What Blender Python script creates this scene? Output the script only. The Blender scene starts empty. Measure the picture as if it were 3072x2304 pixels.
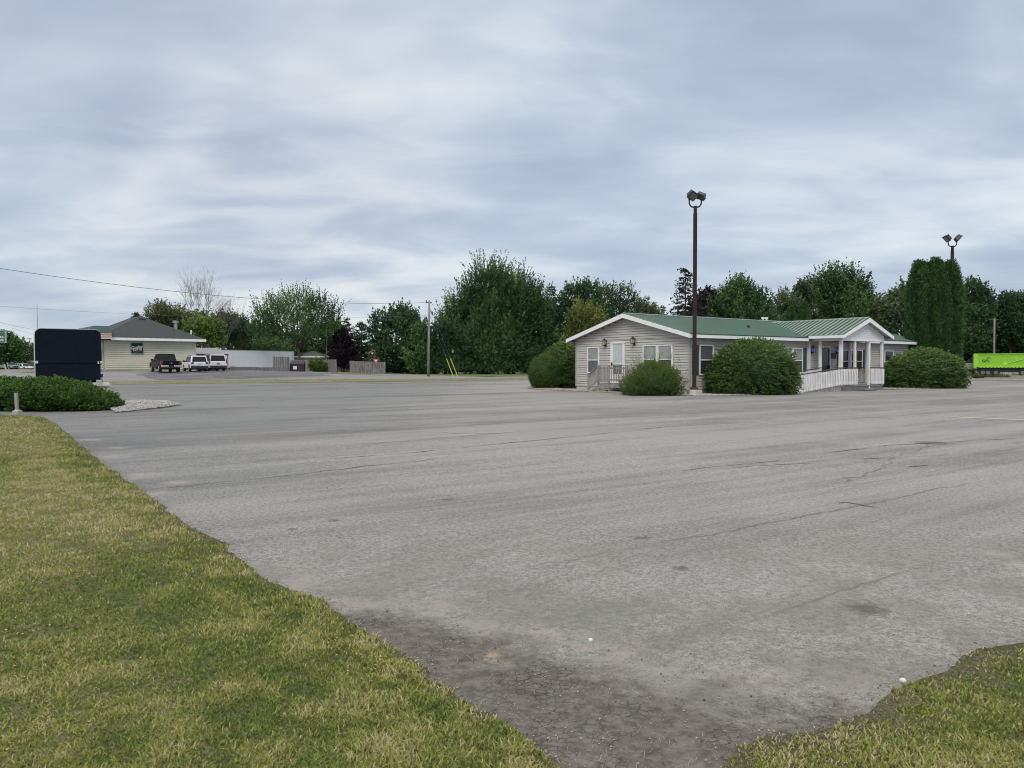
import bpy, math
import numpy as np
from mathutils import Matrix, Vector
D2R = math.radians
S = bpy.context.scene
C = S.collection
# ------------------------------------------------------------------ camera
EYE, F, HZ = 1.55, 2307.0, 1096.0           # eye height, focal length and horizon row in photo pixels (3072 x 2304)
cam = bpy.data.objects.new('camera', bpy.data.cameras.new('camera'))
C.objects.link(cam)
cam.location = (0, 0, EYE)
PITCH = math.atan((1152 - HZ) / F)
cam.rotation_euler = (math.pi / 2 - PITCH, 0, 0)
cam.data.sensor_width = 36
cam.data.lens = 36 * F / 3072
cam.data.clip_start = 0.05
cam.data.clip_end = 5000
S.camera = cam
S.view_settings.view_transform = 'Standard'
S.view_settings.look = 'None'
S.view_settings.exposure = 0.14
S.view_settings.gamma = 1
S.cycles.filter_width = 1.05
S.render.filter_size = 1.05
# ------------------------------------------------------------------ sky
SUN_EL, SUN_AZ = D2R(44), D2R(192)          # azimuth clockwise from +Y
W = bpy.data.worlds.new('World'); S.world = W
W.use_nodes = True
nt = W.node_tree; nt.nodes.clear()
def N(nt, t, **kw):
    n = nt.nodes.new(t)
    for k, v in kw.items():
        if k.startswith('i_'): n.inputs[k[2:]].default_value = v
        elif k.startswith('n_'): n.inputs[int(k[2:])].default_value = v
        else: setattr(n, k, v)
    return n
def LK(nt, a, b): nt.links.new(a, b)
def math_n(nt, op, a, b=None, c=None, clamp=False):
    n = nt.nodes.new('ShaderNodeMath'); n.operation = op; n.use_clamp = clamp
    for i, v in enumerate((a, b, c)):
        if v is None: continue
        if isinstance(v, (int, float)): n.inputs[i].default_value = v
        else: nt.links.new(v, n.inputs[i])
    return n.outputs[0]
def maprange(nt, v, a, b, c=0.0, d=1.0, smooth=True):
    n = nt.nodes.new('ShaderNodeMapRange'); n.interpolation_type = 'SMOOTHSTEP' if smooth else 'LINEAR'
    nt.links.new(v, n.inputs[0])
    for i, x in enumerate((a, b, c, d)): n.inputs[i + 1].default_value = x
    return n.outputs[0]
def mixc(nt, f, a, b, mode='MIX'):
    n = nt.nodes.new('ShaderNodeMix'); n.data_type = 'RGBA'; n.blend_type = mode
    for i, v in ((0, f), (6, a), (7, b)):
        if isinstance(v, (int, float)): n.inputs[i].default_value = v
        elif isinstance(v, tuple): n.inputs[i].default_value = (*v[:3], 1)
        else: nt.links.new(v, n.inputs[i])
    return n.outputs[2]
def noise(nt, vec, scale, detail=4, rough=.5, dist=0, typ='FBM'):
    n = nt.nodes.new('ShaderNodeTexNoise'); n.inputs['Scale'].default_value = scale
    n.inputs['Detail'].default_value = detail; n.inputs['Roughness'].default_value = rough
    n.inputs['Distortion'].default_value = dist
    nt.links.new(vec, n.inputs['Vector']); return n.outputs['Fac']
def mapping(nt, vec, scale=(1, 1, 1), rot=(0, 0, 0), loc=(0, 0, 0)):
    n = nt.nodes.new('ShaderNodeMapping')
    n.inputs['Scale'].default_value = scale; n.inputs['Rotation'].default_value = rot; n.inputs['Location'].default_value = loc
    nt.links.new(vec, n.inputs['Vector']); return n.outputs[0]
tc = N(nt, 'ShaderNodeTexCoord')
sep = N(nt, 'ShaderNodeSeparateXYZ'); LK(nt, tc.outputs['Generated'], sep.inputs[0])
zc = math_n(nt, 'MAXIMUM', sep.outputs[2], 0.0)
dn = math_n(nt, 'ADD', zc, 0.20)
cb = N(nt, 'ShaderNodeCombineXYZ')
LK(nt, math_n(nt, 'DIVIDE', sep.outputs[0], dn), cb.inputs[0])
LK(nt, math_n(nt, 'DIVIDE', sep.outputs[1], dn), cb.inputs[1])
pv = cb.outputs[0]
big = noise(nt, mapping(nt, pv, (.8, .9, 1), (0, 0, D2R(24)), (3.1, 7.7, 0)), 1.1, 3, .5, .5)
med = noise(nt, mapping(nt, pv, (.75, 1.15, 1), (0, 0, D2R(-20)), (11.3, 2.2, 0)), 2.4, 5, .5, .6)
fin = noise(nt, mapping(nt, pv, (.7, 1.7, 1), (0, 0, D2R(12)), (1.3, 22.2, 0)), 6.5, 6, .55, .5)
dens = math_n(nt, 'ADD', math_n(nt, 'ADD', math_n(nt, 'MULTIPLY', big, .64), math_n(nt, 'MULTIPLY', med, .32)), math_n(nt, 'MULTIPLY', fin, .08))
ramp = N(nt, 'ShaderNodeValToRGB'); LK(nt, dens, ramp.inputs[0])
e = ramp.color_ramp.elements
SKYC = [(.39, (.385, .455, .585)), (.45, (.43, .505, .63)), (.51, (.495, .57, .68)), (.565, (.60, .665, .745)), (.65, (.74, .78, .815))]
e[0].position, e[0].color = SKYC[0][0], (*SKYC[0][1], 1)
e[1].position, e[1].color = SKYC[-1][0], (*SKYC[-1][1], 1)
for p_, c_ in SKYC[1:-1]:
    q = e.new(p_); q.color = (*c_, 1)
sky = N(nt, 'ShaderNodeTexSky', sky_type='NISHITA', sun_disc=False, sun_elevation=SUN_EL, sun_rotation=SUN_AZ)
def skyglow(col, v, lo, hi, amt, nz):
    d = N(nt, 'ShaderNodeVectorMath', operation='DOT_PRODUCT'); LK(nt, tc.outputs['Generated'], d.inputs[0]); d.inputs[1].default_value = Vector(v).normalized()
    f = math_n(nt, 'MULTIPLY', maprange(nt, d.outputs['Value'], lo, hi, 0, amt), maprange(nt, nz, .36, .66, .1, 1))
    return mixc(nt, f, col, (.80, .79, .79))
skc = skyglow(ramp.outputs[0], (-.30, 1, .135), .955, 1.0, .50, med)
skc = skyglow(skc, (-.38, 1, .40), .93, 1.0, .45, big)
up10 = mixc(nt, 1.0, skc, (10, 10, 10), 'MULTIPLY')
mx = mixc(nt, .10, up10, sky.outputs[0])
# an overcast sky is brightest overhead (well above the frame)
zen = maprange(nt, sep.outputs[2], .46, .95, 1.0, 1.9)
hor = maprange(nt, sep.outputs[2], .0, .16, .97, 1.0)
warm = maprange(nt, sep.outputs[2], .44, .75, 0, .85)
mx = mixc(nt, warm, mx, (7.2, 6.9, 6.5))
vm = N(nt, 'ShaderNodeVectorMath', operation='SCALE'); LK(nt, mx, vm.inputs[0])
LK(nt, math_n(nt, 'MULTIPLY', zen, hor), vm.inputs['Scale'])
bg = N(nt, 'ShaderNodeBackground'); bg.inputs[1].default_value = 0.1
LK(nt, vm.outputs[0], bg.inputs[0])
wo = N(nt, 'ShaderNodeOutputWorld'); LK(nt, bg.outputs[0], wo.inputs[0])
sun = bpy.data.objects.new('sun', bpy.data.lights.new('sun', 'SUN')); C.objects.link(sun)
sun.data.energy = 1.45; sun.data.angle = D2R(25); sun.data.color = (1, .96, .9)
sd = Vector((math.sin(SUN_AZ) * math.cos(SUN_EL), math.cos(SUN_AZ) * math.cos(SUN_EL), math.sin(SUN_EL)))
sun.rotation_euler = sd.to_track_quat('Z', 'Y').to_euler(); sun.location = (0, 0, 60)
# ------------------------------------------------------------------ terrain and placement helpers
def ss(a, b, x):
    t = np.clip((np.asarray(x, float) - a) / (b - a), 0, 1); return t * t * (3 - 2 * t)
def G(x, y):
    x = np.asarray(x, float); y = np.asarray(y, float)
    z = .0042 * np.clip(y, 0, 45) - .19 * ss(60, 100, y) * ss(10, 40, x)
    z = z + .88 * ss(56, 84, y) * (1 - ss(-46, -8, x)) * (1 - .7 * ss(100, 140, y)) * (1 - ss(-75, -55, -x) * 0)
    return z
def hit(px, py):
    kx = (px - 1536) / F; kz = (HZ - py) / F
    lo = None
    ys = np.arange(2.0, 400, .05)
    d = EYE + kz * ys - G(kx * ys, ys)
    i = np.argmax(d <= 0)
    y = ys[i] if d[i] <= 0 else 400.
    return np.array([kx * y, y, float(G(kx * y, y))])
def at(px, Y, py=None):
    return np.array([(px - 1536) / F * Y, Y, EYE + (HZ - py) / F * Y if py is not None else float(G((px - 1536) / F * Y, Y))])
_perm = np.random.RandomState(5).rand(256, 256)
def vnoise(x, y, sc=1.0, seed=0):
    x = np.asarray(x, float) * sc + seed * 17.3 + 1000; y = np.asarray(y, float) * sc + seed * 5.9 + 1000
    xi = np.floor(x).astype(int); yi = np.floor(y).astype(int); fx = x - xi; fy = y - yi
    fx = fx * fx * (3 - 2 * fx); fy = fy * fy * (3 - 2 * fy)
    g = lambda a, b: _perm[a % 256, b % 256]
    return (g(xi, yi) * (1 - fx) + g(xi + 1, yi) * fx) * (1 - fy) + (g(xi, yi + 1) * (1 - fx) + g(xi + 1, yi + 1) * fx) * fy
def fbm(x, y, sc=1.0, seed=0, o=4):
    r = 0; a = .5; t = 0
    for i in range(o):
        r = r + a * vnoise(x, y, sc * 2 ** i, seed + i); t += a; a *= .55
    return r / t
# ------------------------------------------------------------------ materials
MATS = {}
def mat(name, col=(.5, .5, .5), rough=.6, metal=0, var=0, vscale=3, bump=0, bscale=20, emit=None, spec=.5, coat=0, col2=None, stretch=(1, 1, 1)):
    if name in MATS: return MATS[name]
    m = bpy.data.materials.new(name); m.use_nodes = True; t = m.node_tree; b = t.nodes['Principled BSDF']
    b.inputs['Base Color'].default_value = (*col, 1); b.inputs['Roughness'].default_value = rough
    b.inputs['Metallic'].default_value = metal; b.inputs['Specular IOR Level'].default_value = spec
    b.inputs['Coat Weight'].default_value = coat
    tc = N(t, 'ShaderNodeTexCoord'); v = mapping(t, tc.outputs['Object'], stretch)
    if var or col2:
        nz = noise(t, v, vscale, 6, .6)
        c2 = col2 or tuple(c * (1 - var) for c in col)
        LK(t, mixc(t, maprange(t, nz, .35, .65), col, c2), b.inputs['Base Color'])
    if bump:
        bp = N(t, 'ShaderNodeBump'); bp.inputs['Strength'].default_value = bump; bp.inputs['Distance'].default_value = .02
        LK(t, noise(t, v, bscale, 4, .6), bp.inputs['Height']); LK(t, bp.outputs[0], b.inputs['Normal'])
    if emit:
        b.inputs['Emission Color'].default_value = (*emit[:3], 1); b.inputs['Emission Strength'].default_value = emit[3]
    MATS[name] = m; return m
def leafmat(name, c1, c2, trans=.25, rough=.55):
    if name in MATS: return MATS[name]
    m = bpy.data.materials.new(name); m.use_nodes = True; t = m.node_tree; b = t.nodes['Principled BSDF']
    a = N(t, 'ShaderNodeAttribute', attribute_name='tint')
    col = mixc(t, a.outputs['Fac'], c1, c2)
    LK(t, col, b.inputs['Base Color']); b.inputs['Roughness'].default_value = rough; b.inputs['Specular IOR Level'].default_value = .25
    tr = N(t, 'ShaderNodeBsdfTranslucent'); LK(t, col, tr.inputs[0])
    mxs = N(t, 'ShaderNodeMixShader'); mxs.inputs[0].default_value = trans
    LK(t, b.outputs[0], mxs.inputs[1]); LK(t, tr.outputs[0], mxs.inputs[2])
    LK(t, mxs.outputs[0], t.nodes['Material Output'].inputs[0])
    MATS[name] = m; return m
# ------------------------------------------------------------------ object helpers
def tag(o, label=None, cat=None, group=None, kind=None):
    if label: o['label'] = label
    if cat: o['category'] = cat
    if group: o['group'] = group
    if kind: o['kind'] = kind
    return o
def empty(name, loc, rz=0, label=None, cat=None, group=None):
    o = bpy.data.objects.new(name, None); C.objects.link(o)
    o.location = tuple(float(v) for v in loc); o.rotation_euler = (0, 0, rz); o.empty_display_size = .3
    o['_m'] = 1
    del o['_m']
    return tag(o, label, cat, group)
def rmat(o):
    return Matrix.Translation(o.location) @ o.rotation_euler.to_matrix().to_4x4()
def raw_mesh(name, V, Fq, m, parent=None, tint=None, smooth=False, world=True, nv=4):
    """V (n,3) array, Fq (f,nv) int array; world verts are put in the parent's frame"""
    V = np.asarray(V, dtype=np.float64)
    if parent is not None and world:
        root = parent
        M = rmat(root)
        if root.parent: M = rmat(root.parent) @ M
        inv = np.array(M.inverted())
        V = V @ inv[:3, :3].T + inv[:3, 3]
    me = bpy.data.meshes.new(name)
    n = len(V); f = len(Fq)
    me.vertices.add(n); me.vertices.foreach_set('co', V.astype(np.float32).ravel())
    me.loops.add(f * nv); me.loops.foreach_set('vertex_index', np.asarray(Fq, np.int32).ravel())
    me.polygons.add(f); me.polygons.foreach_set('loop_start', np.arange(0, f * nv, nv, dtype=np.int32))
    me.polygons.foreach_set('loop_total', np.full(f, nv, np.int32))
    if smooth: me.polygons.foreach_set('use_smooth', np.ones(f, bool))
    me.update(calc_edges=True)
    if tint is not None:
        a = me.attributes.new('tint', 'FLOAT', 'POINT'); a.data.foreach_set('value', np.asarray(tint, np.float32))
    me.materials.append(m)
    o = bpy.data.objects.new(name, me); C.objects.link(o)
    if parent is not None: o.parent = parent
    return o
class MB:
    def __init__(s): s.v = []; s.f = []
    def add(s, vs, fs):
        k = len(s.v); s.v += [tuple(map(float, p)) for p in vs]; s.f += [tuple(i + k for i in f) for f in fs]; return s
    def box(s, a, b):
        x0, y0, z0 = a; x1, y1, z1 = b
        return s.add([(x0, y0, z0), (x1, y0, z0), (x1, y1, z0), (x0, y1, z0), (x0, y0, z1), (x1, y0, z1), (x1, y1, z1), (x0, y1, z1)],
                     [(0, 3, 2, 1), (4, 5, 6, 7), (0, 1, 5, 4), (1, 2, 6, 5), (2, 3, 7, 6), (3, 0, 4, 7)])
    def bar(s, p, q, w, h=None, up=(0, 0, 1)):
        p = Vector(p); q = Vector(q); h = h or w; d = (q - p).normalized(); u = Vector(up)
        if abs(d.dot(u)) > .98: u = Vector((1, 0, 0))
        r = d.cross(u).normalized(); u = r.cross(d).normalized()
        vs = [c + r * (a * w / 2) + u * (b * h / 2) for c in (p, q) for a, b in ((-1, -1), (1, -1), (1, 1), (-1, 1))]
        return s.add(vs, [(0, 1, 2, 3), (7, 6, 5, 4), (0, 4, 5, 1), (1, 5, 6, 2), (2, 6, 7, 3), (3, 7, 4, 0)])
    def tube(s, pts, rad, n=8, cap=True):
        pts = [Vector(p) for p in pts]
        if isinstance(rad, (int, float)): rad = [rad] * len(pts)
        k0 = len(s.v); u = None
        for i, p in enumerate(pts):
            d = (pts[min(i + 1, len(pts) - 1)] - pts[max(i - 1, 0)]).normalized()
            if u is None:
                u = d.orthogonal().normalized()
            else:
                u = (u - d * u.dot(d)); u = u.normalized() if u.length > 1e-6 else d.orthogonal().normalized()
            w = d.cross(u)
            for j in range(n):
                a = 2 * math.pi * j / n
                s.v.append(tuple(p + (u * math.cos(a) + w * math.sin(a)) * rad[i]))
        for i in range(len(pts) - 1):
            for j in range(n):
                a = k0 + i * n + j; b = k0 + i * n + (j + 1) % n
                s.f.append((a, b, b + n, a + n))
        if cap:
            s.f.append(tuple(k0 + j for j in range(n))[::-1]); e_ = k0 + (len(pts) - 1) * n
            s.f.append(tuple(e_ + j for j in range(n)))
        return s
    def prism(s, poly, axis, a, b):
        """poly of 2D points extruded along axis 0/1/2 from a to b"""
        def P(p, t):
            return {0: (t, p[0], p[1]), 1: (p[0], t, p[1]), 2: (p[0], p[1], t)}[axis]
        n = len(poly)
        return s.add([P(p, a) for p in poly] + [P(p, b) for p in poly],
                     [tuple(range(n))[::-1], tuple(range(n, 2 * n))] + [(i, (i + 1) % n, n + (i + 1) % n, n + i) for i in range(n)])
    def build(s, name, m, parent=None, smooth=False, bevel=0, seg=2, world=False, label=None, fixn=True):
        V = s.v
        if parent is not None and world:
            M = rmat(parent)
            if parent.parent: M = rmat(parent.parent) @ M
            inv = M.inverted(); V = [inv @ Vector(p) for p in V]
        me = bpy.data.meshes.new(name); me.from_pydata([tuple(p) for p in V], [], s.f); me.update()
        if fixn:
            import bmesh
            bm = bmesh.new(); bm.from_mesh(me); bmesh.ops.recalc_face_normals(bm, faces=bm.faces); bm.to_mesh(me); bm.free()
        if smooth: me.polygons.foreach_set('use_smooth', [True] * len(me.polygons))
        me.materials.append(m)
        o = bpy.data.objects.new(name, me); C.objects.link(o)
        if parent is not None: o.parent = parent
        if bevel:
            b = o.modifiers.new('bevel', 'BEVEL'); b.width = bevel; b.segments = seg; b.limit_method = 'ANGLE'; b.angle_limit = D2R(35)
        if label: o['label'] = label
        return o
def text_mesh(name, txt, size, m, parent, loc, rot, extrude=.005, shear=0, align='CENTER', sx=1, bold=0):
    cu = bpy.data.curves.new(name, 'FONT'); cu.body = txt; cu.size = size; cu.extrude = extrude; cu.shear = shear
    cu.align_x = align; cu.align_y = 'CENTER'; cu.offset = bold
    t = bpy.data.objects.new(name, cu); C.objects.link(t)
    bpy.context.view_layer.update()
    me = bpy.data.meshes.new_from_object(t.evaluated_get(bpy.context.evaluated_depsgraph_get()))
    bpy.data.objects.remove(t)
    me.materials.clear(); me.materials.append(m)
    o = bpy.data.objects.new(name, me); C.objects.link(o); o.parent = parent; o.location = loc; o.rotation_euler = rot; o.scale = (sx, 1, 1)
    return o
# ------------------------------------------------------------------ ground sheets
AXIS = math.atan2(.577, .817)     # the site's grid direction
U = np.array([.817, .577]); NV = np.array([.577, -.817])
SAND = [(*hit(px, py)[:2], r) for px, py, r in ((262, 1320, .5), (330, 1372, .45), (350, 1345, .35), (420, 1428, .4), (540, 1448, .35), (470, 1480, .3), (2990, 1665, .22), (3060, 1700, .2))]
SPOTS = [(*hit(px, py)[:2], r) for px, py, r in ((1345, 1500, .10), (1000, 1566, .09), (872, 1592, .07), (1930, 1617, .10), (2045, 1710, .10), (2610, 1832, .18), (1385, 1158, .8), (2800, 1330, .5))]
def asphalt_mat(name, base=(.272, .266, .252), dark=(.165, .164, .158), mud=False, streak=1.0):
    m = bpy.data.materials.new(name); m.use_nodes = True; t = m.node_tree; b = t.nodes['Principled BSDF']
    tc = N(t, 'ShaderNodeTexCoord'); P = tc.outputs['Object']
    R = mapping(t, P, rot=(0, 0, -AXIS))
    s1 = noise(t, mapping(t, R, (.045, .55, 1)), 1.0, 5, .62, .4)
    s2 = noise(t, mapping(t, R, (.02, .16, 1), loc=(4, 9, 0)), 1.0, 4, .55, .5)
    s3 = noise(t, mapping(t, R, (.12, 2.6, 1), loc=(1, 3, 0)), 1.0, 5, .65, .3)
    blot = noise(t, mapping(t, P, (1, 1, 1), loc=(8, 2, 0)), .33, 5, .6, .6)
    st = math_n(t, 'ADD', math_n(t, 'MULTIPLY', s1, .34), math_n(t, 'ADD', math_n(t, 'MULTIPLY', s2, .28), math_n(t, 'ADD', math_n(t, 'MULTIPLY', s3, .24), math_n(t, 'MULTIPLY', blot, .18))))
    f = maprange(t, st, .43, .575, 0, 1)
    col = mixc(t, f, dark, base)
    hue = noise(t, P, .5, 3, .5)
    col = mixc(t, maprange(t, hue, .45, .7, 0, .5), col, (.262, .243, .226))
    # broad darker, cooler worn area on the left
    sepp = N(t, 'ShaderNodeSeparateXYZ'); LK(t, P, sepp.inputs[0])
    if mud:   # the left part of the lot was resurfaced with a darker seal coat, its edge worn ragged
        lf = math_n(t, 'ADD', sepp.outputs[0], math_n(t, 'MULTIPLY', math_n(t, 'SUBTRACT', s1, .5), 14))
        col = mixc(t, maprange(t, lf, -7, 1, .78, 0), col, mixc(t, f, (.10, .104, .108), (.17, .172, .172)))
    # aggregate
    g1 = noise(t, P, 90, 2, .7); g2 = noise(t, P, 28, 3, .7)
    gv = N(t, 'ShaderNodeTexVoronoi', i_Scale=70.0); LK(t, P, gv.inputs['Vector'])
    gr = math_n(t, 'ADD', math_n(t, 'MULTIPLY', g1, .55), math_n(t, 'MULTIPLY', g2, .45))
    col = mixc(t, 1.0, col, N_gray(t, maprange(t, gr, .36, .64, .48, 1.5)), 'MULTIPLY')
    chip = math_n(t, 'GREATER_THAN', gvrand(t, gv), .93)
    near = math_n(t, 'LESS_THAN', gv.outputs['Distance'], .32)
    col = mixc(t, math_n(t, 'MULTIPLY', math_n(t, 'MULTIPLY', chip, near), .8), col, (.48, .46, .43))
    # lengthwise seams and cracks
    wob = noise(t, P, .6, 4, .6); wob2 = noise(t, P, 6, 3, .7)
    sr = N(t, 'ShaderNodeSeparateXYZ'); LK(t, R, sr.inputs[0])
    def seam(period, off, width, gatescale, gate):
        yy = math_n(t, 'ADD', sr.outputs[1], math_n(t, 'ADD', math_n(t, 'MULTIPLY', wob, .5), math_n(t, 'MULTIPLY', wob2, .09)))
        fr = math_n(t, 'PINGPONG', math_n(t, 'ADD', yy, off), period / 2)
        ln = maprange(t, fr, width * .3, width, 1, 0)
        g = maprange(t, noise(t, mapping(t, R, (.3, 1, 1), loc=(off, 0, 0)), gatescale, 3, .6), gate, gate + .08, 0, 1)
        return math_n(t, 'MULTIPLY', ln, g)
    cr = math_n(t, 'MAXIMUM', math_n(t, 'MAXIMUM', seam(5.3, 0.4, .022, .5, .47), seam(3.9, 2.1, .016, .7, .50)), seam(2.3, 1.1, .012, 1.1, .56))
    vo = N(t, 'ShaderNodeTexVoronoi', feature='DISTANCE_TO_EDGE', i_Scale=1.0)
    dv = N(t, 'ShaderNodeVectorMath', operation='ADD'); LK(t, mapping(t, R, (.10, .24, 1)), dv.inputs[0])
    wv = N(t, 'ShaderNodeCombineXYZ'); LK(t, math_n(t, 'MULTIPLY', wob, .35), wv.inputs[0]); LK(t, math_n(t, 'MULTIPLY', wob2, .02), wv.inputs[1]); LK(t, wv.outputs[0], dv.inputs[1])
    LK(t, dv.outputs[0], vo.inputs['Vector'])
    ck = math_n(t, 'MULTIPLY', maprange(t, vo.outputs['Distance'], .001, .005, 1, 0), maprange(t, noise(t, P, .22, 3, .6), .5, .58, 0, 1))
    cr = math_n(t, 'MAXIMUM', cr, ck)
    col = mixc(t, math_n(t, 'MULTIPLY', cr, .6), col, (.07, .067, .065))
    bumph = math_n(t, 'SUBTRACT', gr, math_n(t, 'MULTIPLY', cr, 1.5))
    if mud:
        olive = noise(t, mapping(t, P, (1, 1, 1), loc=(3, 5, 0)), 1.1, 4, .6)
        nearm = math_n(t, 'MULTIPLY', maprange(t, sepp.outputs[1], 4, 9, 1, 0), maprange(t, olive, .38, .62, .25, .8))
        col = mixc(t, nearm, col, mixc(t, g2, (.115, .115, .10), (.20, .20, .18)))
        n2s = noise(t, P, 3.5, 5, .7)
        for sx_, sy_, sr_ in SPOTS:
            dq = N(t, 'ShaderNodeVectorMath', operation='DISTANCE'); LK(t, P, dq.inputs[0]); dq.inputs[1].default_value = (sx_, sy_, float(G(sx_, sy_)))
            col = mixc(t, maprange(t, math_n(t, 'ADD', dq.outputs['Value'], math_n(t, 'MULTIPLY', g2, sr_)), sr_ * .7, sr_ * 1.5, .65, 0), col, (.05, .05, .05))
        for sx_, sy_, sr_ in SAND:
            dq = N(t, 'ShaderNodeVectorMath', operation='DISTANCE'); LK(t, P, dq.inputs[0]); dq.inputs[1].default_value = (sx_, sy_, float(G(sx_, sy_)))
            col = mixc(t, maprange(t, math_n(t, 'ADD', dq.outputs['Value'], math_n(t, 'MULTIPLY', n2s, sr_ * 2.2)), sr_ * .8, sr_ * 2.1, .5, 0), col, (.38, .35, .30))
        xm, ym = sepp.outputs[0], sepp.outputs[1]
        n1 = noise(t, P, .9, 5, .6, .3); n2 = noise(t, P, 5, 5, .65)
        dd = math_n(t, 'SUBTRACT', math_n(t, 'SUBTRACT', 4.15, math_n(t, 'MULTIPLY', xm, .62)), ym)
        dd = math_n(t, 'ADD', dd, math_n(t, 'ADD', math_n(t, 'MULTIPLY', math_n(t, 'SUBTRACT', n1, .5), 1.7), math_n(t, 'MULTIPLY', math_n(t, 'SUBTRACT', n2, .5), .7)))
        mk = math_n(t, 'MULTIPLY', maprange(t, dd, -.22, .26, 0, 1), maprange(t, n2, .28, .50, .72, 1))
        dust = math_n(t, 'MULTIPLY', maprange(t, dd, -.7, -.2, 0, 1), math_n(t, 'SUBTRACT', 1.0, mk))
        dust = math_n(t, 'MULTIPLY', dust, maprange(t, n2, .38, .6, .0, .6))
        col = mixc(t, dust, col, (.30, .27, .25))
        mvo = N(t, 'ShaderNodeTexVoronoi', feature='DISTANCE_TO_EDGE', i_Scale=24.0)
        mdv = N(t, 'ShaderNodeVectorMath', operation='ADD'); LK(t, P, mdv.inputs[0])
        mw = N(t, 'ShaderNodeCombineXYZ'); LK(t, math_n(t, 'MULTIPLY', n2, .12), mw.inputs[0]); LK(t, math_n(t, 'MULTIPLY', n1, .12), mw.inputs[1]); LK(t, mw.outputs[0], mdv.inputs[1])
        LK(t, mdv.outputs[0], mvo.inputs['Vector'])
        mc = math_n(t, 'MULTIPLY', maprange(t, mvo.outputs['Distance'], .01, .07, 1, 0), maprange(t, noise(t, P, 2.1, 3, .6), .42, .60, 0, 1))
        mcol = mixc(t, maprange(t, noise(t, P, 14, 5, .7), .3, .7), (.075, .067, .058), (.165, .150, .132))
        mcol = mixc(t, math_n(t, 'MULTIPLY', mc, .8), mcol, (.03, .027, .024))
        # a patch of ochre clay
        cl = N(t, 'ShaderNodeVectorMath', operation='DISTANCE'); LK(t, mapping(t, P, (1, 1, 1)), cl.inputs[0]); cl.inputs[1].default_value = (-.10, 4.05, .017)
        clm = math_n(t, 'MULTIPLY', maprange(t, math_n(t, 'ADD', cl.outputs['Value'], math_n(t, 'MULTIPLY', n2, .40)), .20, .27, 1, 0), .85)
        mcol = mixc(t, clm, mcol, (.30, .235, .16))
        col = mixc(t, mk, col, mcol)
        bumph = math_n(t, 'SUBTRACT', bumph, math_n(t, 'MULTIPLY', math_n(t, 'MULTIPLY', mc, mk), 2.0))
    LK(t, col, b.inputs['Base Color']); b.inputs['Roughness'].default_value = .85; b.inputs['Specular IOR Level'].default_value = .3
    bp = N(t, 'ShaderNodeBump'); bp.inputs['Strength'].default_value = .45; bp.inputs['Distance'].default_value = .006
    LK(t, bumph, bp.inputs['Height']); LK(t, bp.outputs[0], b.inputs['Normal'])
    return m
def N_gray(t, v):
    c = N(t, 'ShaderNodeCombineColor')
    for i in range(3): LK(t, v, c.inputs[i])
    return c.outputs[0]
def gvrand(t, gv):
    s_ = N(t, 'ShaderNodeSeparateColor'); LK(t, gv.outputs['Color'], s_.inputs[0]); return s_.outputs[0]
def grass_mat(name, cols, sc=1.0):
    m = bpy.data.materials.new(name); m.use_nodes = True; t = m.node_tree; b = t.nodes['Principled BSDF']
    tc = N(t, 'ShaderNodeTexCoord'); P = tc.outputs['Object']
    a = noise(t, P, .35 * sc, 5, .6); c = noise(t, P, 2.2 * sc, 6, .65); d = noise(t, P, 45, 4, .75)
    col = mixc(t, maprange(t, a, .38, .62), cols[0], cols[1])
    col = mixc(t, maprange(t, c, .42, .66), col, cols[2])
    col = mixc(t, 1.0, col, N_gray(t, maprange(t, d, .3, .7, .55, 1.4)), 'MULTIPLY')
    LK(t, col, b.inputs['Base Color']); b.inputs['Roughness'].default_value = .9; b.inputs['Specular IOR Level'].default_value = .15
    bp = N(t, 'ShaderNodeBump'); bp.inputs['Strength'].default_value = .6; bp.inputs['Distance'].default_value = .03
    LK(t, d, bp.inputs['Height']); LK(t, bp.outputs[0], b.inputs['Normal'])
    return m
def ribbon(name, A, B, off, m, n=40, mrows=3, kind='structure', geom=False):
    A = np.array([a[:2] for a in A], float); B = np.array([b[:2] for b in B], float)
    def res(L):
        d = np.r_[0, np.cumsum(np.hypot(*np.diff(L, axis=0).T))]; s = np.linspace(0, d[-1], n + 1)
        return np.c_[np.interp(s, d, L[:, 0]), np.interp(s, d, L[:, 1])]
    a, b = res(A), res(B)
    t = np.linspace(0, 1, mrows + 1)[:, None, None]
    P = a[None] * (1 - t) + b[None] * t
    z = G(P[..., 0], P[..., 1]) + off
    V = np.dstack([P, z]).reshape(-1, 3); w = n + 1
    q = np.array([(i * w + j, i * w + j + 1, (i + 1) * w + j + 1, (i + 1) * w + j) for i in range(mrows) for j in range(n)])
    o = raw_mesh(name, V, q, m); o['kind'] = kind; return o
GR1, GR2, GR3 = (.105, .135, .035), (.16, .155, .055), (.20, .165, .085)
m_ground = grass_mat('ground_mat', [(.09, .12, .035), (.13, .14, .05), (.17, .15, .07)], .4)
m_lawn = grass_mat('lawn_soil', [(.12, .125, .055), (.15, .135, .075), (.17, .145, .10)])
m_far = grass_mat('verge_grass', [(.115, .135, .05), (.17, .17, .08), (.27, .24, .16)], .8)
m_lush = grass_mat('far_lawn_grass', [(.10, .15, .045), (.13, .17, .055), (.16, .17, .07)], .5)
m_asph = asphalt_mat('asphalt_lot', mud=True)
m_road = asphalt_mat('asphalt_road', (.235, .232, .235), (.175, .175, .18))
m_rlot = asphalt_mat('asphalt_store', (.125, .126, .135), (.085, .086, .095))
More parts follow.
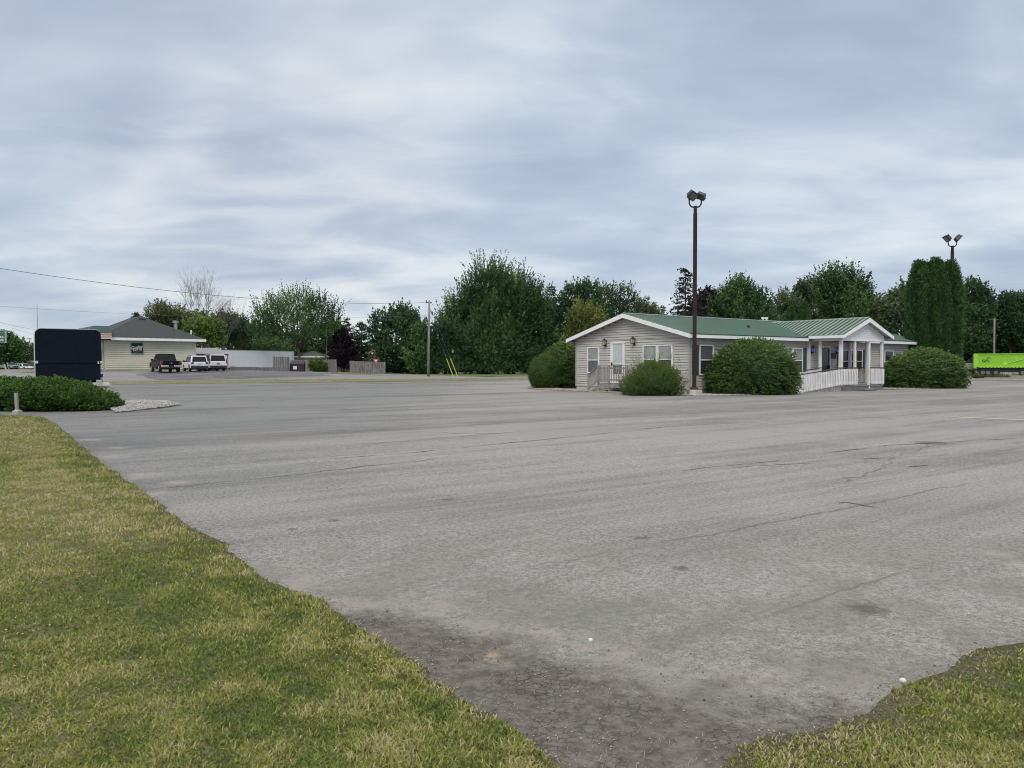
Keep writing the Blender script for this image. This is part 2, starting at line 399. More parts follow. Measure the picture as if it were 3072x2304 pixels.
def gridground():
    xs = np.r_[-900, -500, -300, -200, -150, np.arange(-120, 121, 3), 150, 200, 300, 500, 900]
    ys = np.r_[-300, -100, -40, -10, np.arange(0, 170, 3), 200, 260, 350, 500, 900, 1500]
    X, Y = np.meshgrid(xs, ys); Z = G(X, Y) - .03
    w = len(xs); V = np.c_[X.ravel(), Y.ravel(), Z.ravel()]
    q = np.array([(i * w + j, i * w + j + 1, (i + 1) * w + j + 1, (i + 1) * w + j) for i in range(len(ys) - 1) for j in range(w - 1)])
    o = raw_mesh('ground', V, q, m_ground, smooth=True); o['kind'] = 'structure'
gridground()
# main lot, rows from under the near lawn out to the verge
LOTFAR = [(-900, 1157), (0, 1156), (325, 1153.5), (680, 1150), (1300, 1143), (1600, 1140.5), (2100, 1139), (2850, 1140), (3072, 1142.5), (3600, 1147), (5200, 1160)]
def lot():
    ks = np.linspace(-1.35, 1.6, 150); far = [hit(1536 + k * F, float(np.interp(1536 + k * F, *zip(*LOTFAR))))[1] for k in ks]
    ts = np.linspace(0, 1, 70); V = []
    for tt in ts:
        for k, f_ in zip(ks, far):
            y = 1.0 * (f_ / 1.0) ** tt; V.append((k * y, y, float(G(k * y, y))))
    w = len(ks)
    q = [(i * w + j, i * w + j + 1, (i + 1) * w + j + 1, (i + 1) * w + j) for i in range(len(ts) - 1) for j in range(w - 1)]
    o = raw_mesh('parking_lot', V, q, m_asph, smooth=True); o['kind'] = 'structure'
lot()
def pxline(pts): return [hit(*p) for p in pts]
V_top = [(-700, 1148), (0, 1146), (325, 1145), (680, 1139.5), (1300, 1136.2), (1600, 1134.5), (2100, 1133.7)]
V_bot = [(-700, 1157), (0, 1156), (325, 1153.5), (680, 1150), (1300, 1143), (1600, 1140.5), (2100, 1139)]
ribbon('verge', pxline(V_bot), pxline(V_top), .012, m_far, 60, 3)
# the road and the store's lot beyond the verge
R_top = [(-700, 1117), (0, 1112.5), (200, 1109), (325, 1104.5), (460, 1104), (600, 1104.5), (700, 1107), (880, 1117), (1000, 1121), (1150, 1126.5), (1300, 1129.2), (1600, 1129), (2100, 1129)]
ribbon('road', pxline(V_top), pxline(R_top), .004, m_road, 90, 10)
ribbon('far_lawn', pxline([(960, 1120.2), (1150, 1126.3), (1300, 1129), (1600, 1128.8), (2100, 1128.8)]), [(-24, 118), (-18, 122), (-10, 126), (4, 126), (30, 124)], .006, m_lush, 40, 6)
a_ = [(120, 1144), (560, 1141), (760, 1136), (1000, 1128)]
b_ = [(120, 1108), (300, 1104.5), (560, 1104), (700, 1107), (960, 1120)]
ribbon('store_lot', pxline(a_), pxline(b_), .010, m_rlot, 50, 14)
# right: kerbed median, entry road
ribbon('side_road', pxline([(2780, 1139), (3000, 1140), (3600, 1143)]), pxline([(2780, 1129.5), (3000, 1129.5), (3600, 1130)]), .006, m_road, 30, 4)
m_conc = mat('concrete', (.42, .41, .38), .85, var=.25, vscale=2, bump=.3, bscale=30)
m_dirt = mat('median_soil', (.20, .165, .11), .95, var=.4, vscale=1.5)
ribbon('kerb_strip', pxline([(2820, 1141.2), (3072, 1144), (3600, 1149)]), pxline([(2820, 1139), (3072, 1141), (3600, 1145)]), .014, m_far, 30, 2)
ribbon('median', pxline([(2958, 1136.2), (3072, 1137), (3600, 1141)]), pxline([(2948, 1132), (3072, 1131), (3600, 1131)]), .13, m_far, 20, 2)
def kerb(name, pts, h=.13, w=.15):
    P = pxline(pts); b = MB()
    for p, q in zip(P[:-1], P[1:]):
        b.bar((p[0], p[1], p[2] + h / 2), (q[0], q[1], q[2] + h / 2), w, h + .05)
    tag(b.build(name, m_conc), kind='structure')
kerb('kerb', [(2953, 1137), (3072, 1138), (3600, 1142)]); kerb('kerb', [(2945, 1131), (3072, 1130), (3600, 1130)])
kerb('kerb', [(-300, 1118), (0, 1115.5), (100, 1114.3)], .1)
# faded yellow bay line
m_yel = mat('line_paint', (.45, .40, .22), .8, col2=(.36, .33, .24), vscale=2)
ribbon('bay_marking', pxline([(2850, 1252.0), (3072, 1262), (3400, 1278)]), pxline([(2850, 1250.3), (3072, 1259), (3400, 1274)]), .005, m_yel, 20, 1)
def crack(pts, w, seed):
    P = np.array([hit(*p)[:2] for p in pts]); d = np.r_[0, np.cumsum(np.hypot(*np.diff(P, axis=0).T))]; n = max(8, int(d[-1] / .12)); s_ = np.linspace(0, d[-1], n)
    Q = np.c_[np.interp(s_, d, P[:, 0]), np.interp(s_, d, P[:, 1])]; Tn = np.gradient(Q, axis=0); Tn /= np.linalg.norm(Tn, axis=1)[:, None]; Nn = np.c_[-Tn[:, 1], Tn[:, 0]]
    Q = Q + Nn * ((fbm(s_, s_ * 0, 1.3, seed) - .5) * .22 + (fbm(s_, s_ * 0 + 3, 8, seed) - .5) * .06)[:, None]
    ww = (w * np.clip((fbm(s_, s_ * 0, 1.7, seed + 3) - .28) * 2.2, .05, 1.3))[:, None]
    V = np.vstack([np.c_[Q - Nn * ww, G(Q[:, 0], Q[:, 1]) + .004], np.c_[Q + Nn * ww, G(Q[:, 0], Q[:, 1]) + .004]])
    q = np.array([(i, i + 1, n + i + 1, n + i) for i in range(n - 1)])
    tag(raw_mesh('crack', V, q, mat('crack_dark', (.045, .043, .04), .9, var=.4, vscale=9)), kind='structure')
for k_, (pts, w) in enumerate((([(500, 1466), (760, 1440), (1000, 1412), (1400, 1368)], .014), ([(1000, 1378), (1230, 1360), (1484, 1335), (2000, 1281), (2460, 1258)], .018), ([(1050, 1338), (1500, 1300), (1990, 1262)], .014),
    ([(2000, 1418), (2355, 1382)], .015), ([(2445, 1365), (2660, 1338), (3072, 1315)], .02), ([(2510, 1511), (2538, 1508), (2632, 1525)], .012), ([(2538, 1510), (2600, 1524), (2640, 1530)], .006),
    ([(2728, 1404), (2790, 1399)], .02), ([(2560, 1376), (2625, 1379), (2850, 1366), (3072, 1360)], .012), ([(1560, 1273), (1600, 1274)], .012), ([(2020, 1208), (2040, 1200), (2110, 1190)], .02), ([(1275, 1193), (1330, 1197)], .03), ([(1300, 1171), (1500, 1168)], .03), ([(2440, 1392), (2300, 1396), (2100, 1412)], .012))):
    crack(pts, w, k_ * 3 + 1)
# ------------------------------------------------------------------ near lawn
EL = [(-700, 1240), (0, 1246), (120, 1250), (165, 1272), (205, 1306), (250, 1345), (300, 1388), (352, 1424), (400, 1460), (440, 1490), (480, 1520), (520, 1553), (565, 1587),
      (620, 1612), (670, 1640), (672, 1660), (720, 1690), (800, 1748), (870, 1780), (960, 1812), (985, 1838), (1050, 1885), (1110, 1930), (1180, 1970), (1250, 2020), (1350, 2085), (1440, 2140), (1550, 2215), (1640, 2290), (1760, 2420), (1860, 2560)]
ER = [(1960, 2560), (2090, 2420), (2185, 2325), (2235, 2278), (2290, 2250), (2360, 2230), (2430, 2205), (2500, 2190), (2560, 2175), (2630, 2148), (2695, 2098), (2760, 2060), (2850, 2022), (2940, 1980), (3072, 1945), (3300, 1880), (3900, 1760), (5200, 1590), (8200, 1420), (12000, 1330)]
def edgeline(pts, amp, seed):
    P = np.array([hit(*p)[:2] for p in pts]); d = np.r_[0, np.cumsum(np.hypot(*np.diff(P, axis=0).T))]
    s = np.arange(0, d[-1], .03); Q = np.c_[np.interp(s, d, P[:, 0]), np.interp(s, d, P[:, 1])]
    T = np.gradient(Q, axis=0); T /= np.linalg.norm(T, axis=1)[:, None] + 1e-9
    Nn = np.c_[-T[:, 1], T[:, 0]]
    off = (fbm(s, s * 0, 2.2, seed) - .5) * amp + (fbm(s, s * 0 + 9, 9, seed) - .5) * .07
    return Q + Nn * off[:, None], Nn
el, nl = edgeline(EL, .10, 3); er, nr = edgeline(ER, .14, 8)
def lawn_sheet(name, E, ctr):
    # sheet with a lip, from the ragged edge outwards to far behind
    B = E + (np.array(ctr) - E) * 1.0
    n = len(E); rows = [(0, -.02), (.0, .007), (.05, .014), (.3, .02), (.7, .02), (1, .02)]
    V = []
    for f_, dz in rows:
        P = E * (1 - f_) + B * f_
        V.append(np.c_[P, G(P[:, 0], P[:, 1]) + dz])
    V = np.vstack(V); q = np.array([(i * n + j, i * n + j + 1, (i + 1) * n + j + 1, (i + 1) * n + j) for i in range(len(rows) - 1) for j in range(n - 1)])
    o = raw_mesh(name, V, q, m_lawn); o['kind'] = 'structure'; return o
lawn_sheet('lawn', el, (-20, -4)); lawn_sheet('lawn', er, (20, -25))
m_lblade = leafmat('blades', (.095, .145, .025), (.46, .39, .17), .3, .7)
def _blade_ramp():
    t = m_lblade.node_tree; mxn = [n for n in t.nodes if n.type == 'MIX'][0]; at_ = [n for n in t.nodes if n.type == 'ATTRIBUTE'][0]
    rp = N(t, 'ShaderNodeValToRGB'); e = rp.color_ramp.elements
    e[0].position = 0; e[0].color = (.10, .155, .035, 1); e[1].position = 1; e[1].color = (.52, .45, .27, 1)
    for p_, c_ in ((.35, (.20, .25, .06)), (.62, (.32, .345, .085)), (.82, (.42, .39, .15))):
        q = e.new(p_); q.color = (*c_, 1)
    LK(t, at_.outputs['Fac'], rp.inputs[0])
    for l in list(mxn.outputs[2].links): LK(t, rp.outputs[0], l.to_socket)
_blade_ramp()
TRK = np.array([hit(*p)[:2] for p in ((40, 1262), (62, 1300), (90, 1350), (125, 1400), (165, 1450), (215, 1510), (270, 1570), (320, 1640))])
m_gblade = m_lblade
def in_poly(P, poly):
    x, y = P[:, 0], P[:, 1]; ins = np.zeros(len(P), bool); j = len(poly) - 1
    for i in range(len(poly)):
        xi, yi = poly[i]; xj, yj = poly[j]
        if yi != yj:
            c = ((yi > y) != (yj > y)) & (x < (xj - xi) * (y - yi) / (yj - yi) + xi); ins ^= c
        j = i
    return ins
def blades(name, poly, n_try, bbox, seed, label, box=None):
    rs = np.random.RandomState(seed)
    # density falls with distance, blade size grows a little
    ys = bbox[2] * (bbox[3] / bbox[2]) ** rs.rand(n_try)
    kx = rs.uniform(bbox[0], bbox[1], n_try); P = np.c_[kx * ys, ys]
    P += rs.randn(n_try, 2) * .012
    if box is not None:
        P = np.c_[rs.uniform(box[0], box[1], n_try), rs.uniform(box[2], box[3], n_try)]
        P = P[~((P[:, 1] > 2.2) & (P[:, 0] > bbox[0] * P[:, 1]) & (P[:, 0] < bbox[1] * P[:, 1]) & (P[:, 1] < bbox[3]))]
    P = P[in_poly(P, poly)]
    n = len(P); y = P[:, 1]
    dist = np.hypot(P[:, 0], y)
    grn = fbm(P[:, 0], P[:, 1], .9, 2); fine = fbm(P[:, 0], P[:, 1], 5, 9); dry = fbm(P[:, 0], P[:, 1], .45, 21); sp = fbm(P[:, 0], P[:, 1], 16, 4)
    h = (.011 + .018 * rs.rand(n)) * (.45 + 1.1 * fine) * (1 + dist * .03)
    w = (.0015 + .0014 * rs.rand(n)) * (1 + dist * .13) * (1 if box is None else 1.7)
    keep = rs.rand(n) < np.clip(.2 + 1.9 * (sp - .25) - .8 * (dry - .5), .12, 1)
    # thin out and shorten towards the asphalt edge
    step_ = poly[:-4:4] if len(poly) > 60 else poly
    de = np.full(n, 9.0)
    for e0 in range(0, len(step_), 40):
        blk = step_[e0:e0 + 40]; c_ = blk.mean(0); rr_ = np.max(np.hypot(*(blk - c_).T)) + .6
        nb = np.hypot(P[:, 0] - c_[0], P[:, 1] - c_[1]) < rr_
        if nb.any(): de[nb] = np.minimum(de[nb], np.min(np.hypot(P[nb, 0:1] - blk[:, 0], P[nb, 1:2] - blk[:, 1]), axis=1))
    rag = fbm(P[:, 0], P[:, 1], 3.1, 55)
    ef = np.clip(de / ((.05 + .38 * np.clip(rag - .30, 0, 1)) * (1 if P[:, 0].mean() < 0 else 3.2)), 0, 1)
    tuft = (rag > .60) & (de < .22)
    keep &= (rs.rand(n) < .05 + .95 * ef) | tuft
    h = h * (.45 + .55 * ef) * np.where(tuft, 1.5, 1)
    grn = grn + np.where(tuft, -.25, 0) + .20 * (1 - ef)
    P, h, w, y, dist, grn, fine, dry = [a[keep] for a in (P, h, w, y, dist, grn, fine, dry)]; n = len(P)
    az = rs.rand(n) * 6.283; lean = .35 + .75 * rs.rand(n)
    dx, dy = np.cos(az), np.sin(az)
    sa = rs.rand(n) * 6.283; sx, sy = np.cos(sa) * w, np.sin(sa) * w
    z0 = G(P[:, 0], y) + .008
    b0 = np.c_[P[:, 0] - sx, P[:, 1] - sy, z0]; b1 = np.c_[P[:, 0] + sx, P[:, 1] + sy, z0]
    mx_, my_, mz = P[:, 0] + dx * h * lean * .4, P[:, 1] + dy * h * lean * .4, z0 + h * .6
    c0 = np.c_[mx_ - sx * .8, my_ - sy * .8, mz]; c1 = np.c_[mx_ + sx * .8, my_ + sy * .8, mz]
    tp = np.c_[P[:, 0] + dx * h * lean, P[:, 1] + dy * h * lean, z0 + h * (1.0 - .25 * lean)]
    t1 = tp + np.c_[sx, sy, sx * 0] * .15
    V = np.stack([b0, b1, c1, c0, t1, tp], 1).reshape(-1, 3)
    k = np.arange(n)[:, None] * 6
    q = np.vstack([k + np.array([[0, 1, 2, 3]]), k + np.array([[3, 2, 4, 5]])])
    mid = fbm(P[:, 0], P[:, 1], 2.0, 31)
    dtr = np.min([np.hypot(P[:, 0] - a[0], P[:, 1] - a[1]) for a in np.vstack([TRK[:-1] + (TRK[1:] - TRK[:-1]) * f_ for f_ in (0, .25, .5, .75)])], axis=0)
    base = np.clip(.47 + .25 * (dry - .48) + .4 * (grn - .5) + .7 * (mid - .5) + 1.3 * (fine - .5) + .25 * np.exp(-(dtr / .45) ** 2) * (P[:, 0] < 0), 0, .9)
    tint = np.clip(base + rs.randn(n) * .2 + (rs.rand(n) < .12) * .45, 0, 1)
    o = raw_mesh(name, V, q, m_lblade, tint=np.repeat(tint, 6)); tag(o, label, 'grass', kind='stuff'); return o
polyL = np.vstack([el, [(1.2, .2), (-1, -4), (-30, -4), (-40, 23)]]); polyR = np.vstack([er, [(40, -3), (1, -3)]])
blades('grass', polyL, 680000, (-.85, .12, 2.2, 24), 1, 'patchy green and yellow mown grass left of the asphalt')
blades('grass', polyR, 260000, (.05, 1.0, 2.2, 6.5), 2, 'mown grass with dry straw at the bottom right corner')
def flowers():
    rs = np.random.RandomState(44); P = np.c_[rs.uniform(-.8, .1, 5000), 0 * np.zeros(5000)]; y = 2.6 * (14 / 2.6) ** rs.rand(5000); P = np.c_[P[:, 0] * y, y]
    P = P[in_poly(P, polyL)]; P = P[fbm(P[:, 0], P[:, 1], 1.6, 91) > .60]; n = len(P); z = G(P[:, 0], P[:, 1]) + .02 + .012 * rs.rand(n)
    s_ = (.003 + .004 * rs.rand(n)) * (1 + P[:, 1] * .04); a = rs.rand(n) * 6.28
    V = np.stack([np.c_[P[:, 0] + np.cos(a + k * 1.5708) * s_, P[:, 1] + np.sin(a + k * 1.5708) * s_, z + .003 * (k % 2)] for k in range(4)], 1).reshape(-1, 3)
    o = raw_mesh('flowers', V, np.arange(4 * n).reshape(-1, 4), leafmat('yellow_flower', (.42, .38, .06), (.75, .62, .10), .2, .8), tint=np.repeat(rs.rand(n), 4))
    tag(o, 'tiny yellow flowers scattered through the mown grass', 'flowers', kind='stuff')
flowers()
blades('grass', polyL, 330000, (-.85, .12, 2.2, 24), 3, 'mown grass at the outer left of the lawn', (-16, .6, -2, 14))
blades('grass', polyR, 160000, (.05, 1.0, 2.2, 6.5), 4, 'mown grass at the outer right of the lawn', (.1, 12, -2, 7))
# ------------------------------------------------------------------ foliage engine
def unit(a): return a / (np.linalg.norm(a, axis=1)[:, None] + 1e-9)
def leaf_quads(P, A, L, Wd, n, size, rs, asp=.5, flat=.5, hang=0.0, tint=None, curve=0.0, tv=.15):
    """P spray roots (N,3), A axes, L lengths, Wd half widths: n leaves in each"""
    N_ = len(P); A = unit(A)
    ref = np.where(np.abs(A[:, 2:3]) > .9, [[1., 0, 0]], [[0, 0, 1.]])
    S1 = unit(np.cross(A, ref)); S2 = np.cross(S1, A)
    t = rs.rand(N_, n); a = rs.randn(N_, n) * .5; b = rs.randn(N_, n) * .5 * (1 - flat)
    L = np.broadcast_to(L, (N_,)); Wd = np.broadcast_to(Wd, (N_,))
    wid = Wd[:, None] * (1.05 - .75 * t)
    ctr = P[:, None] + A[:, None] * (t * L[:, None])[..., None] + S1[:, None] * (a * wid)[..., None] + S2[:, None] * (b * wid)[..., None]
    ctr[..., 2] += (curve * t * t - hang * t * t) * L[:, None]
    ctr = ctr.reshape(-1, 3); M = len(ctr)
    ax = unit(np.repeat(A, n, 0) * .7 + rs.randn(M, 3) * .55)
    nr_ = unit(np.cross(ax, rs.randn(M, 3)) + np.array([0, 0, flat * 1.2]))
    sd_ = unit(np.cross(nr_, ax))
    s = size * (.6 + .8 * rs.rand(M))[:, None]
    p0 = ctr - ax * s * .5; p1 = ctr + sd_ * s * asp * .5; p2 = ctr + ax * s * .5; p3 = ctr - sd_ * s * asp * .5
    V = np.stack([p0, p1, p2, p3], 1).reshape(-1, 3)
    if tint is None: tint = np.full(N_, .4)
    tt = np.clip(np.repeat(tint, n) + rs.randn(M) * tv, 0, 1)
    return V, np.repeat(tt, 4)
def quads_obj(name, parts, m, parent):
    V = np.vstack([p[0] for p in parts]); T = np.concatenate([p[1] for p in parts])
    q = np.arange(len(V)).reshape(-1, 4)
    return raw_mesh(name, V, q, m, parent, tint=T)
def lobe_pts(lobes, n, rs, inner=.7, low=-.75, jag=.12):
    """lobes [(cx,cy,cz,rx,ry,rz)] -> points near the shell with outward dirs"""
    Lb = np.array(lobes, float); area = (Lb[:, 3] * Lb[:, 5]) ** 1.0 + (Lb[:, 3] * Lb[:, 4])
    idx = rs.choice(len(Lb), n, p=area / area.sum())
    d = unit(rs.randn(n, 3)); d[:, 2] = np.where(d[:, 2] < low, -d[:, 2], d[:, 2])
    lat = np.arctan2(d[:, 1], d[:, 0])
    jg = 1 + jag * (np.sin(lat * 3 + idx * 2.1) * np.cos(d[:, 2] * 5 + idx) + .8 * np.sin(lat * 7 + idx) * np.sin(d[:, 2] * 9))
    r = (inner + (1 - inner) * rs.rand(n) ** .6) * jg
    P = Lb[idx, :3] + d * Lb[idx, 3:6] * r[:, None]
    # drop those buried in another lobe
    keep = np.ones(n, bool)
    for i in range(len(Lb)):
        e2 = (((P - Lb[i, :3]) / Lb[i, 3:6]) ** 2).sum(1)
        keep &= ~((e2 < (inner * .8) ** 2) & (idx != i))
    return P[keep], unit(d[keep] / Lb[idx[keep], 3:6]), idx[keep]
def plobes(spec, Y):
    out = []
    for l in spec:
        px, py, rx, ry = l[:4]; dy = l[4] if len(l) > 4 else 0
        s = Y / F; c = at(px, Y, py); out.append((c[0], Y + dy, c[2], rx * s, max(rx, ry * .6) * s * .95, ry * s))
    return out
LM = {
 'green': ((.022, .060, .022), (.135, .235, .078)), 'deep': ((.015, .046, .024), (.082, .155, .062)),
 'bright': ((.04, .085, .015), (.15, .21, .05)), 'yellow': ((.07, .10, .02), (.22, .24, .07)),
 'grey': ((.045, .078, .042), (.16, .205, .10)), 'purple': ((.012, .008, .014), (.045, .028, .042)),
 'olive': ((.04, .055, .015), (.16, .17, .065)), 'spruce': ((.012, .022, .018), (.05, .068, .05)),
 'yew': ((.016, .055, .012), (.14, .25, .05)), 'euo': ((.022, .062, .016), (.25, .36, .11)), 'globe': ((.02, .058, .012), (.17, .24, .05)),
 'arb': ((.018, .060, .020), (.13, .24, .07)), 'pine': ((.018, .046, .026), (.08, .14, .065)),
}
def LMAT(k): return leafmat('leaf_' + k, *LM[k])
m_bark = mat('bark', (.095, .075, .06), .9, var=.5, vscale=6, bump=.5)
m_bark2 = mat('bark_grey', (.15, .135, .12), .9, var=.4, vscale=6, bump=.5)
def limbs(base, lobes, r0, rs, mb, twigs=4, fork=None):
    base = np.array(base); L = np.array(lobes); c = L[:, :3].mean(0)
    top = base + (c - base) * (.45 if fork is None else fork); top[:2] = base[:2] + (c[:2] - base[:2]) * .25
    mid = (base + top) / 2 + np.r_[rs.randn(2) * .15, 0]
    mb.tube([base - [0, 0, .1], mid, top], [r0 * 1.15, r0 * .85, r0 * .7], 8)
    for l in L:
        e_ = l[:3] + [0, 0, .1]; m_ = (top + e_) / 2 + np.r_[rs.randn(2) * .3, .2]
        mb.tube([top, m_, e_], [r0 * .5, r0 * .34, r0 * .2], 6)
        for k in range(twigs):
            d = unit(rs.randn(1, 3))[0]; d[2] = abs(d[2]) * .8
            q = e_ + d * l[3:6] * .8; st = m_ + (e_ - m_) * rs.rand()
            mb.tube([st, (st + q) / 2 + [0, 0, .15], q], [r0 * .16, r0 * .1, r0 * .03], 4, False)
def tree(name, px, Y, spec, kind, label, cat='tree', group='trees behind the lot and buildings', n=900, leaves=16, L=1.3, Wd=.55, size=.34, up=.5, style='round', inner=.6, jag=.14, r0=.28, seed=0, bark=None, curve=.1, base=None, low=-.8, flat=.45, twigs=3, fork=None):
    rs = np.random.RandomState(seed + int(px)); b = at(px, Y) if base is None else np.array(base)
    root = empty(name, b, 0, label, cat, group)
    lobes = plobes(spec, Y) if spec is not None else None
    mb = MB(); limbs(b, lobes, r0, rs, mb, twigs, fork); mb.build('trunk', bark or m_bark, root, smooth=True, world=True, fixn=False)
    P, d, idx = lobe_pts(lobes, n, rs, inner, low, jag)
    A = unit(d * (1 - up) + np.array([0, 0, up]) + rs.randn(len(P), 3) * .22)
    gmin = float(b[2]) + .25
    P[:, 2] = np.maximum(P[:, 2], gmin)
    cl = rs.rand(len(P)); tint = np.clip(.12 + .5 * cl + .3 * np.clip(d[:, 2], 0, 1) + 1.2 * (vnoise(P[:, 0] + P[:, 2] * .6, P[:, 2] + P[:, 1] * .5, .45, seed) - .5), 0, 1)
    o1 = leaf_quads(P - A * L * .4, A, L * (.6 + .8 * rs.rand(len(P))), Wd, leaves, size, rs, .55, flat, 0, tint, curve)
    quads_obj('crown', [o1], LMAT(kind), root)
    return root
def conifer(name, px, Y, py_top, half_px, py_bot, kind, label, seed=0, tiers=26, droop=.35, dens=10, cat='conifer tree', size=.3, group='trees behind the lot and buildings', openness=.0):
    rs = np.random.RandomState(seed + int(px)); b = at(px, Y); s = Y / F
    ztop = EYE + (HZ - py_top) * s; zb = max(EYE + (HZ - py_bot) * s, b[2] + .2); R = half_px * s
    root = empty(name, b, 0, label, cat, group)
    mb = MB(); mb.tube([b - [0, 0, .1], [b[0], b[1], (b[2] + ztop) / 2], [b[0], b[1], ztop]], [.22, .13, .02], 7)
    P, A, Ls = [], [], []
    for i in range(tiers):
        t = (i + rs.rand() * .7) / tiers; z = zb + (ztop - zb) * t; rr = R * (1 - t) ** .85 * (.8 + .35 * rs.rand()) + .15
        nb = max(4, int(dens * (1 - t) + 3))
        for k in range(nb):
            a = rs.rand() * 6.283; l = rr * (.75 + .35 * rs.rand())
            e_ = np.array([b[0] + math.cos(a) * l, b[1] + math.sin(a) * l, z - l * droop + l * .12])
            st = np.array([b[0], b[1], z])
            if i % 2 == 0: mb.tube([st, e_], [.05, .015], 4, False)
            m_ = max(2, int(l / .55))
            for j in range(m_):
                f_ = (j + 1) / m_
                p = st + (e_ - st) * f_; P.append(p); dd = (e_ - st) / l; A.append(dd + rs.randn(3) * .25 + [0, 0, -.08]); Ls.append(.55 + .35 * rs.rand())
    mb.build('trunk', m_bark, root, world=True, fixn=False)
    P, A, Ls = np.array(P), np.array(A), np.array(Ls)
    tint = np.clip(.2 + .5 * rs.rand(len(P)), 0, 1)
    quads_obj('crown', [leaf_quads(P - unit(A) * .3, A, Ls * 1.2, .38, 13, size, rs, .4, .7, 0, tint)], LMAT(kind), root)
    return root
def core_mesh(lobes, rs, k=.72, nz=.10, zmin=None):
    Vs, Fs = [], []
    for l in lobes:
        nu, nv = 20, 12; o0 = len(Vs) and sum(len(v) for v in Vs)
        u, v = np.meshgrid(np.linspace(0, 2 * np.pi, nu, endpoint=False), np.linspace(0, np.pi, nv))
        r = k * (1 + nz * np.sin(3 * u + l[0]) * np.sin(4 * v + l[2]) + nz * .7 * np.sin(8 * u) * np.sin(7 * v))
        p = np.c_[(np.cos(u) * np.sin(v) * r * l[3] + l[0]).ravel(), (np.sin(u) * np.sin(v) * r * l[4] + l[1]).ravel(), (np.cos(v) * r * l[5] + l[2]).ravel()]
        if zmin is not None: p[:, 2] = np.maximum(p[:, 2], zmin)
        Vs.append(p)
        Fs.append(np.array([(i * nu + j, (i + 1) * nu + j, (i + 1) * nu + (j + 1) % nu, i * nu + (j + 1) % nu) for i in range(nv - 1) for j in range(nu)]) + (o0 or 0))
    return np.vstack(Vs), np.vstack(Fs)
def bush(name, lobes, kind, label, n, leaves, L, Wd, size, up=.3, flat=.85, seed=0, cat='shrub', group=None, gz=None, inner=.84, jag=.05, out=0.8, tb=.2, asp=.55, tv=.13, wild=0, hang=0.0, noisetint=0):
    rs = np.random.RandomState(seed); L0 = np.array(lobes); b = np.array([L0[0, 0], L0[0, 1], gz if gz is not None else float(G(L0[0, 0], L0[0, 1]))])
    root = empty(name, b, 0, label, cat, group)
    mb = MB()
    for k in range(5):
        a = k * 1.25; mb.tube([b + [math.cos(a) * .12, math.sin(a) * .12, -.05], b + [math.cos(a) * L0[0, 3] * .4, math.sin(a) * L0[0, 4] * .4, L0[0, 5] * .9]], [.04, .02], 5)
    mb.build('stem', m_bark, root, world=True, fixn=False)
    P, d, idx = lobe_pts(lobes, n, rs, inner, -.92, jag)
    ok = P[:, 2] > b[2] + .03; P, d = P[ok], d[ok]
    A = unit(d * out + np.array([0, 0, up]) + rs.randn(len(P), 3) * .18)
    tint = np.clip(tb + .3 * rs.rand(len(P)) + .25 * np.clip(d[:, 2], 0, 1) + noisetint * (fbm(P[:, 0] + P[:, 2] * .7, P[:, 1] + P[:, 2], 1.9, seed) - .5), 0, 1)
    parts = [leaf_quads(P - A * L * .45, A, L * (.6 + .8 * rs.rand(len(P))), Wd, leaves, size, rs, asp, flat, hang, tint, 0, tv)]
    if wild:
        Pw, dw, _ = lobe_pts(lobes, wild, rs, .95, .1, jag); Aw = unit(dw * .5 + np.array([0, 0, .9]) + rs.randn(len(Pw), 3) * .3)
        parts.append(leaf_quads(Pw, Aw, L * 2.2, Wd * .5, leaves, size, rs, asp, .3, 0, np.clip(.5 + .3 * rs.rand(len(Pw)), 0, 1)))
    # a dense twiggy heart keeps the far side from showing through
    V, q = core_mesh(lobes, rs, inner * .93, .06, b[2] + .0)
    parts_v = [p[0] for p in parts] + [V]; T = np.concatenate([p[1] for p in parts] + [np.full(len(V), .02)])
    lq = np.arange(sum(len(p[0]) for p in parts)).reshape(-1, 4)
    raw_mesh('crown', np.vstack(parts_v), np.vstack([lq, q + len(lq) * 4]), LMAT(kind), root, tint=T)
    return root
# ------------------------------------------------------------------ the grey house
HR = (8.53, 37.0)
HG = .17
house = empty('house', (HR[0], HR[1], 0), AXIS, 'long low house with beige vinyl siding and green metal roof', 'house')
m_siding = mat('vinyl_siding', (.53, .50, .46), .5, var=.10, vscale=1.2)
m_white = mat('white_trim', (.84, .84, .85), .45, var=.08, vscale=3)
m_white_w = mat('weathered_white', (.76, .76, .77), .7, var=.0, col2=(.62, .60, .58), vscale=5, stretch=(1, 1, .25))
m_roofm = mat('green_metal_roof', (.18, .245, .208), .5, metal=.0, var=.18, vscale=.6, spec=.6)
m_roofd = mat('green_metal_rib', (.035, .08, .055), .5, var=.15, vscale=.6)
m_found = mat('foundation', (.20, .18, .16), .9, var=.3, vscale=3)
m_soffit = mat('soffit', (.30, .30, .31), .7)
m_gl_dark = mat('glass_dark', (.03, .036, .042), .1, spec=.5)
m_gl_blind = mat('glass_blind', (.33, .335, .31), .18, spec=.7, col2=(.24, .255, .24), vscale=1.5)
m_gl_white = mat('glass_curtain', (.55, .60, .60), .15, spec=.8, col2=(.42, .46, .47), vscale=2, stretch=(6, 6, .6))
m_shut = mat('shutter_slate', (.055, .068, .08), .6, var=.2)
m_black = mat('black_metal', (.018, .018, .02), .45)
m_wood = mat('weathered_wood', (.33, .31, .29), .85, col2=(.20, .185, .175), vscale=7, bump=.4, stretch=(1, 1, .3))
m_bluewood = mat('blue_grey_boards', (.085, .13, .16), .8, col2=(.17, .175, .17), vscale=3)
m_brownrail = mat('dark_rail_cap', (.075, .062, .058), .7, var=.3)
LP = .13
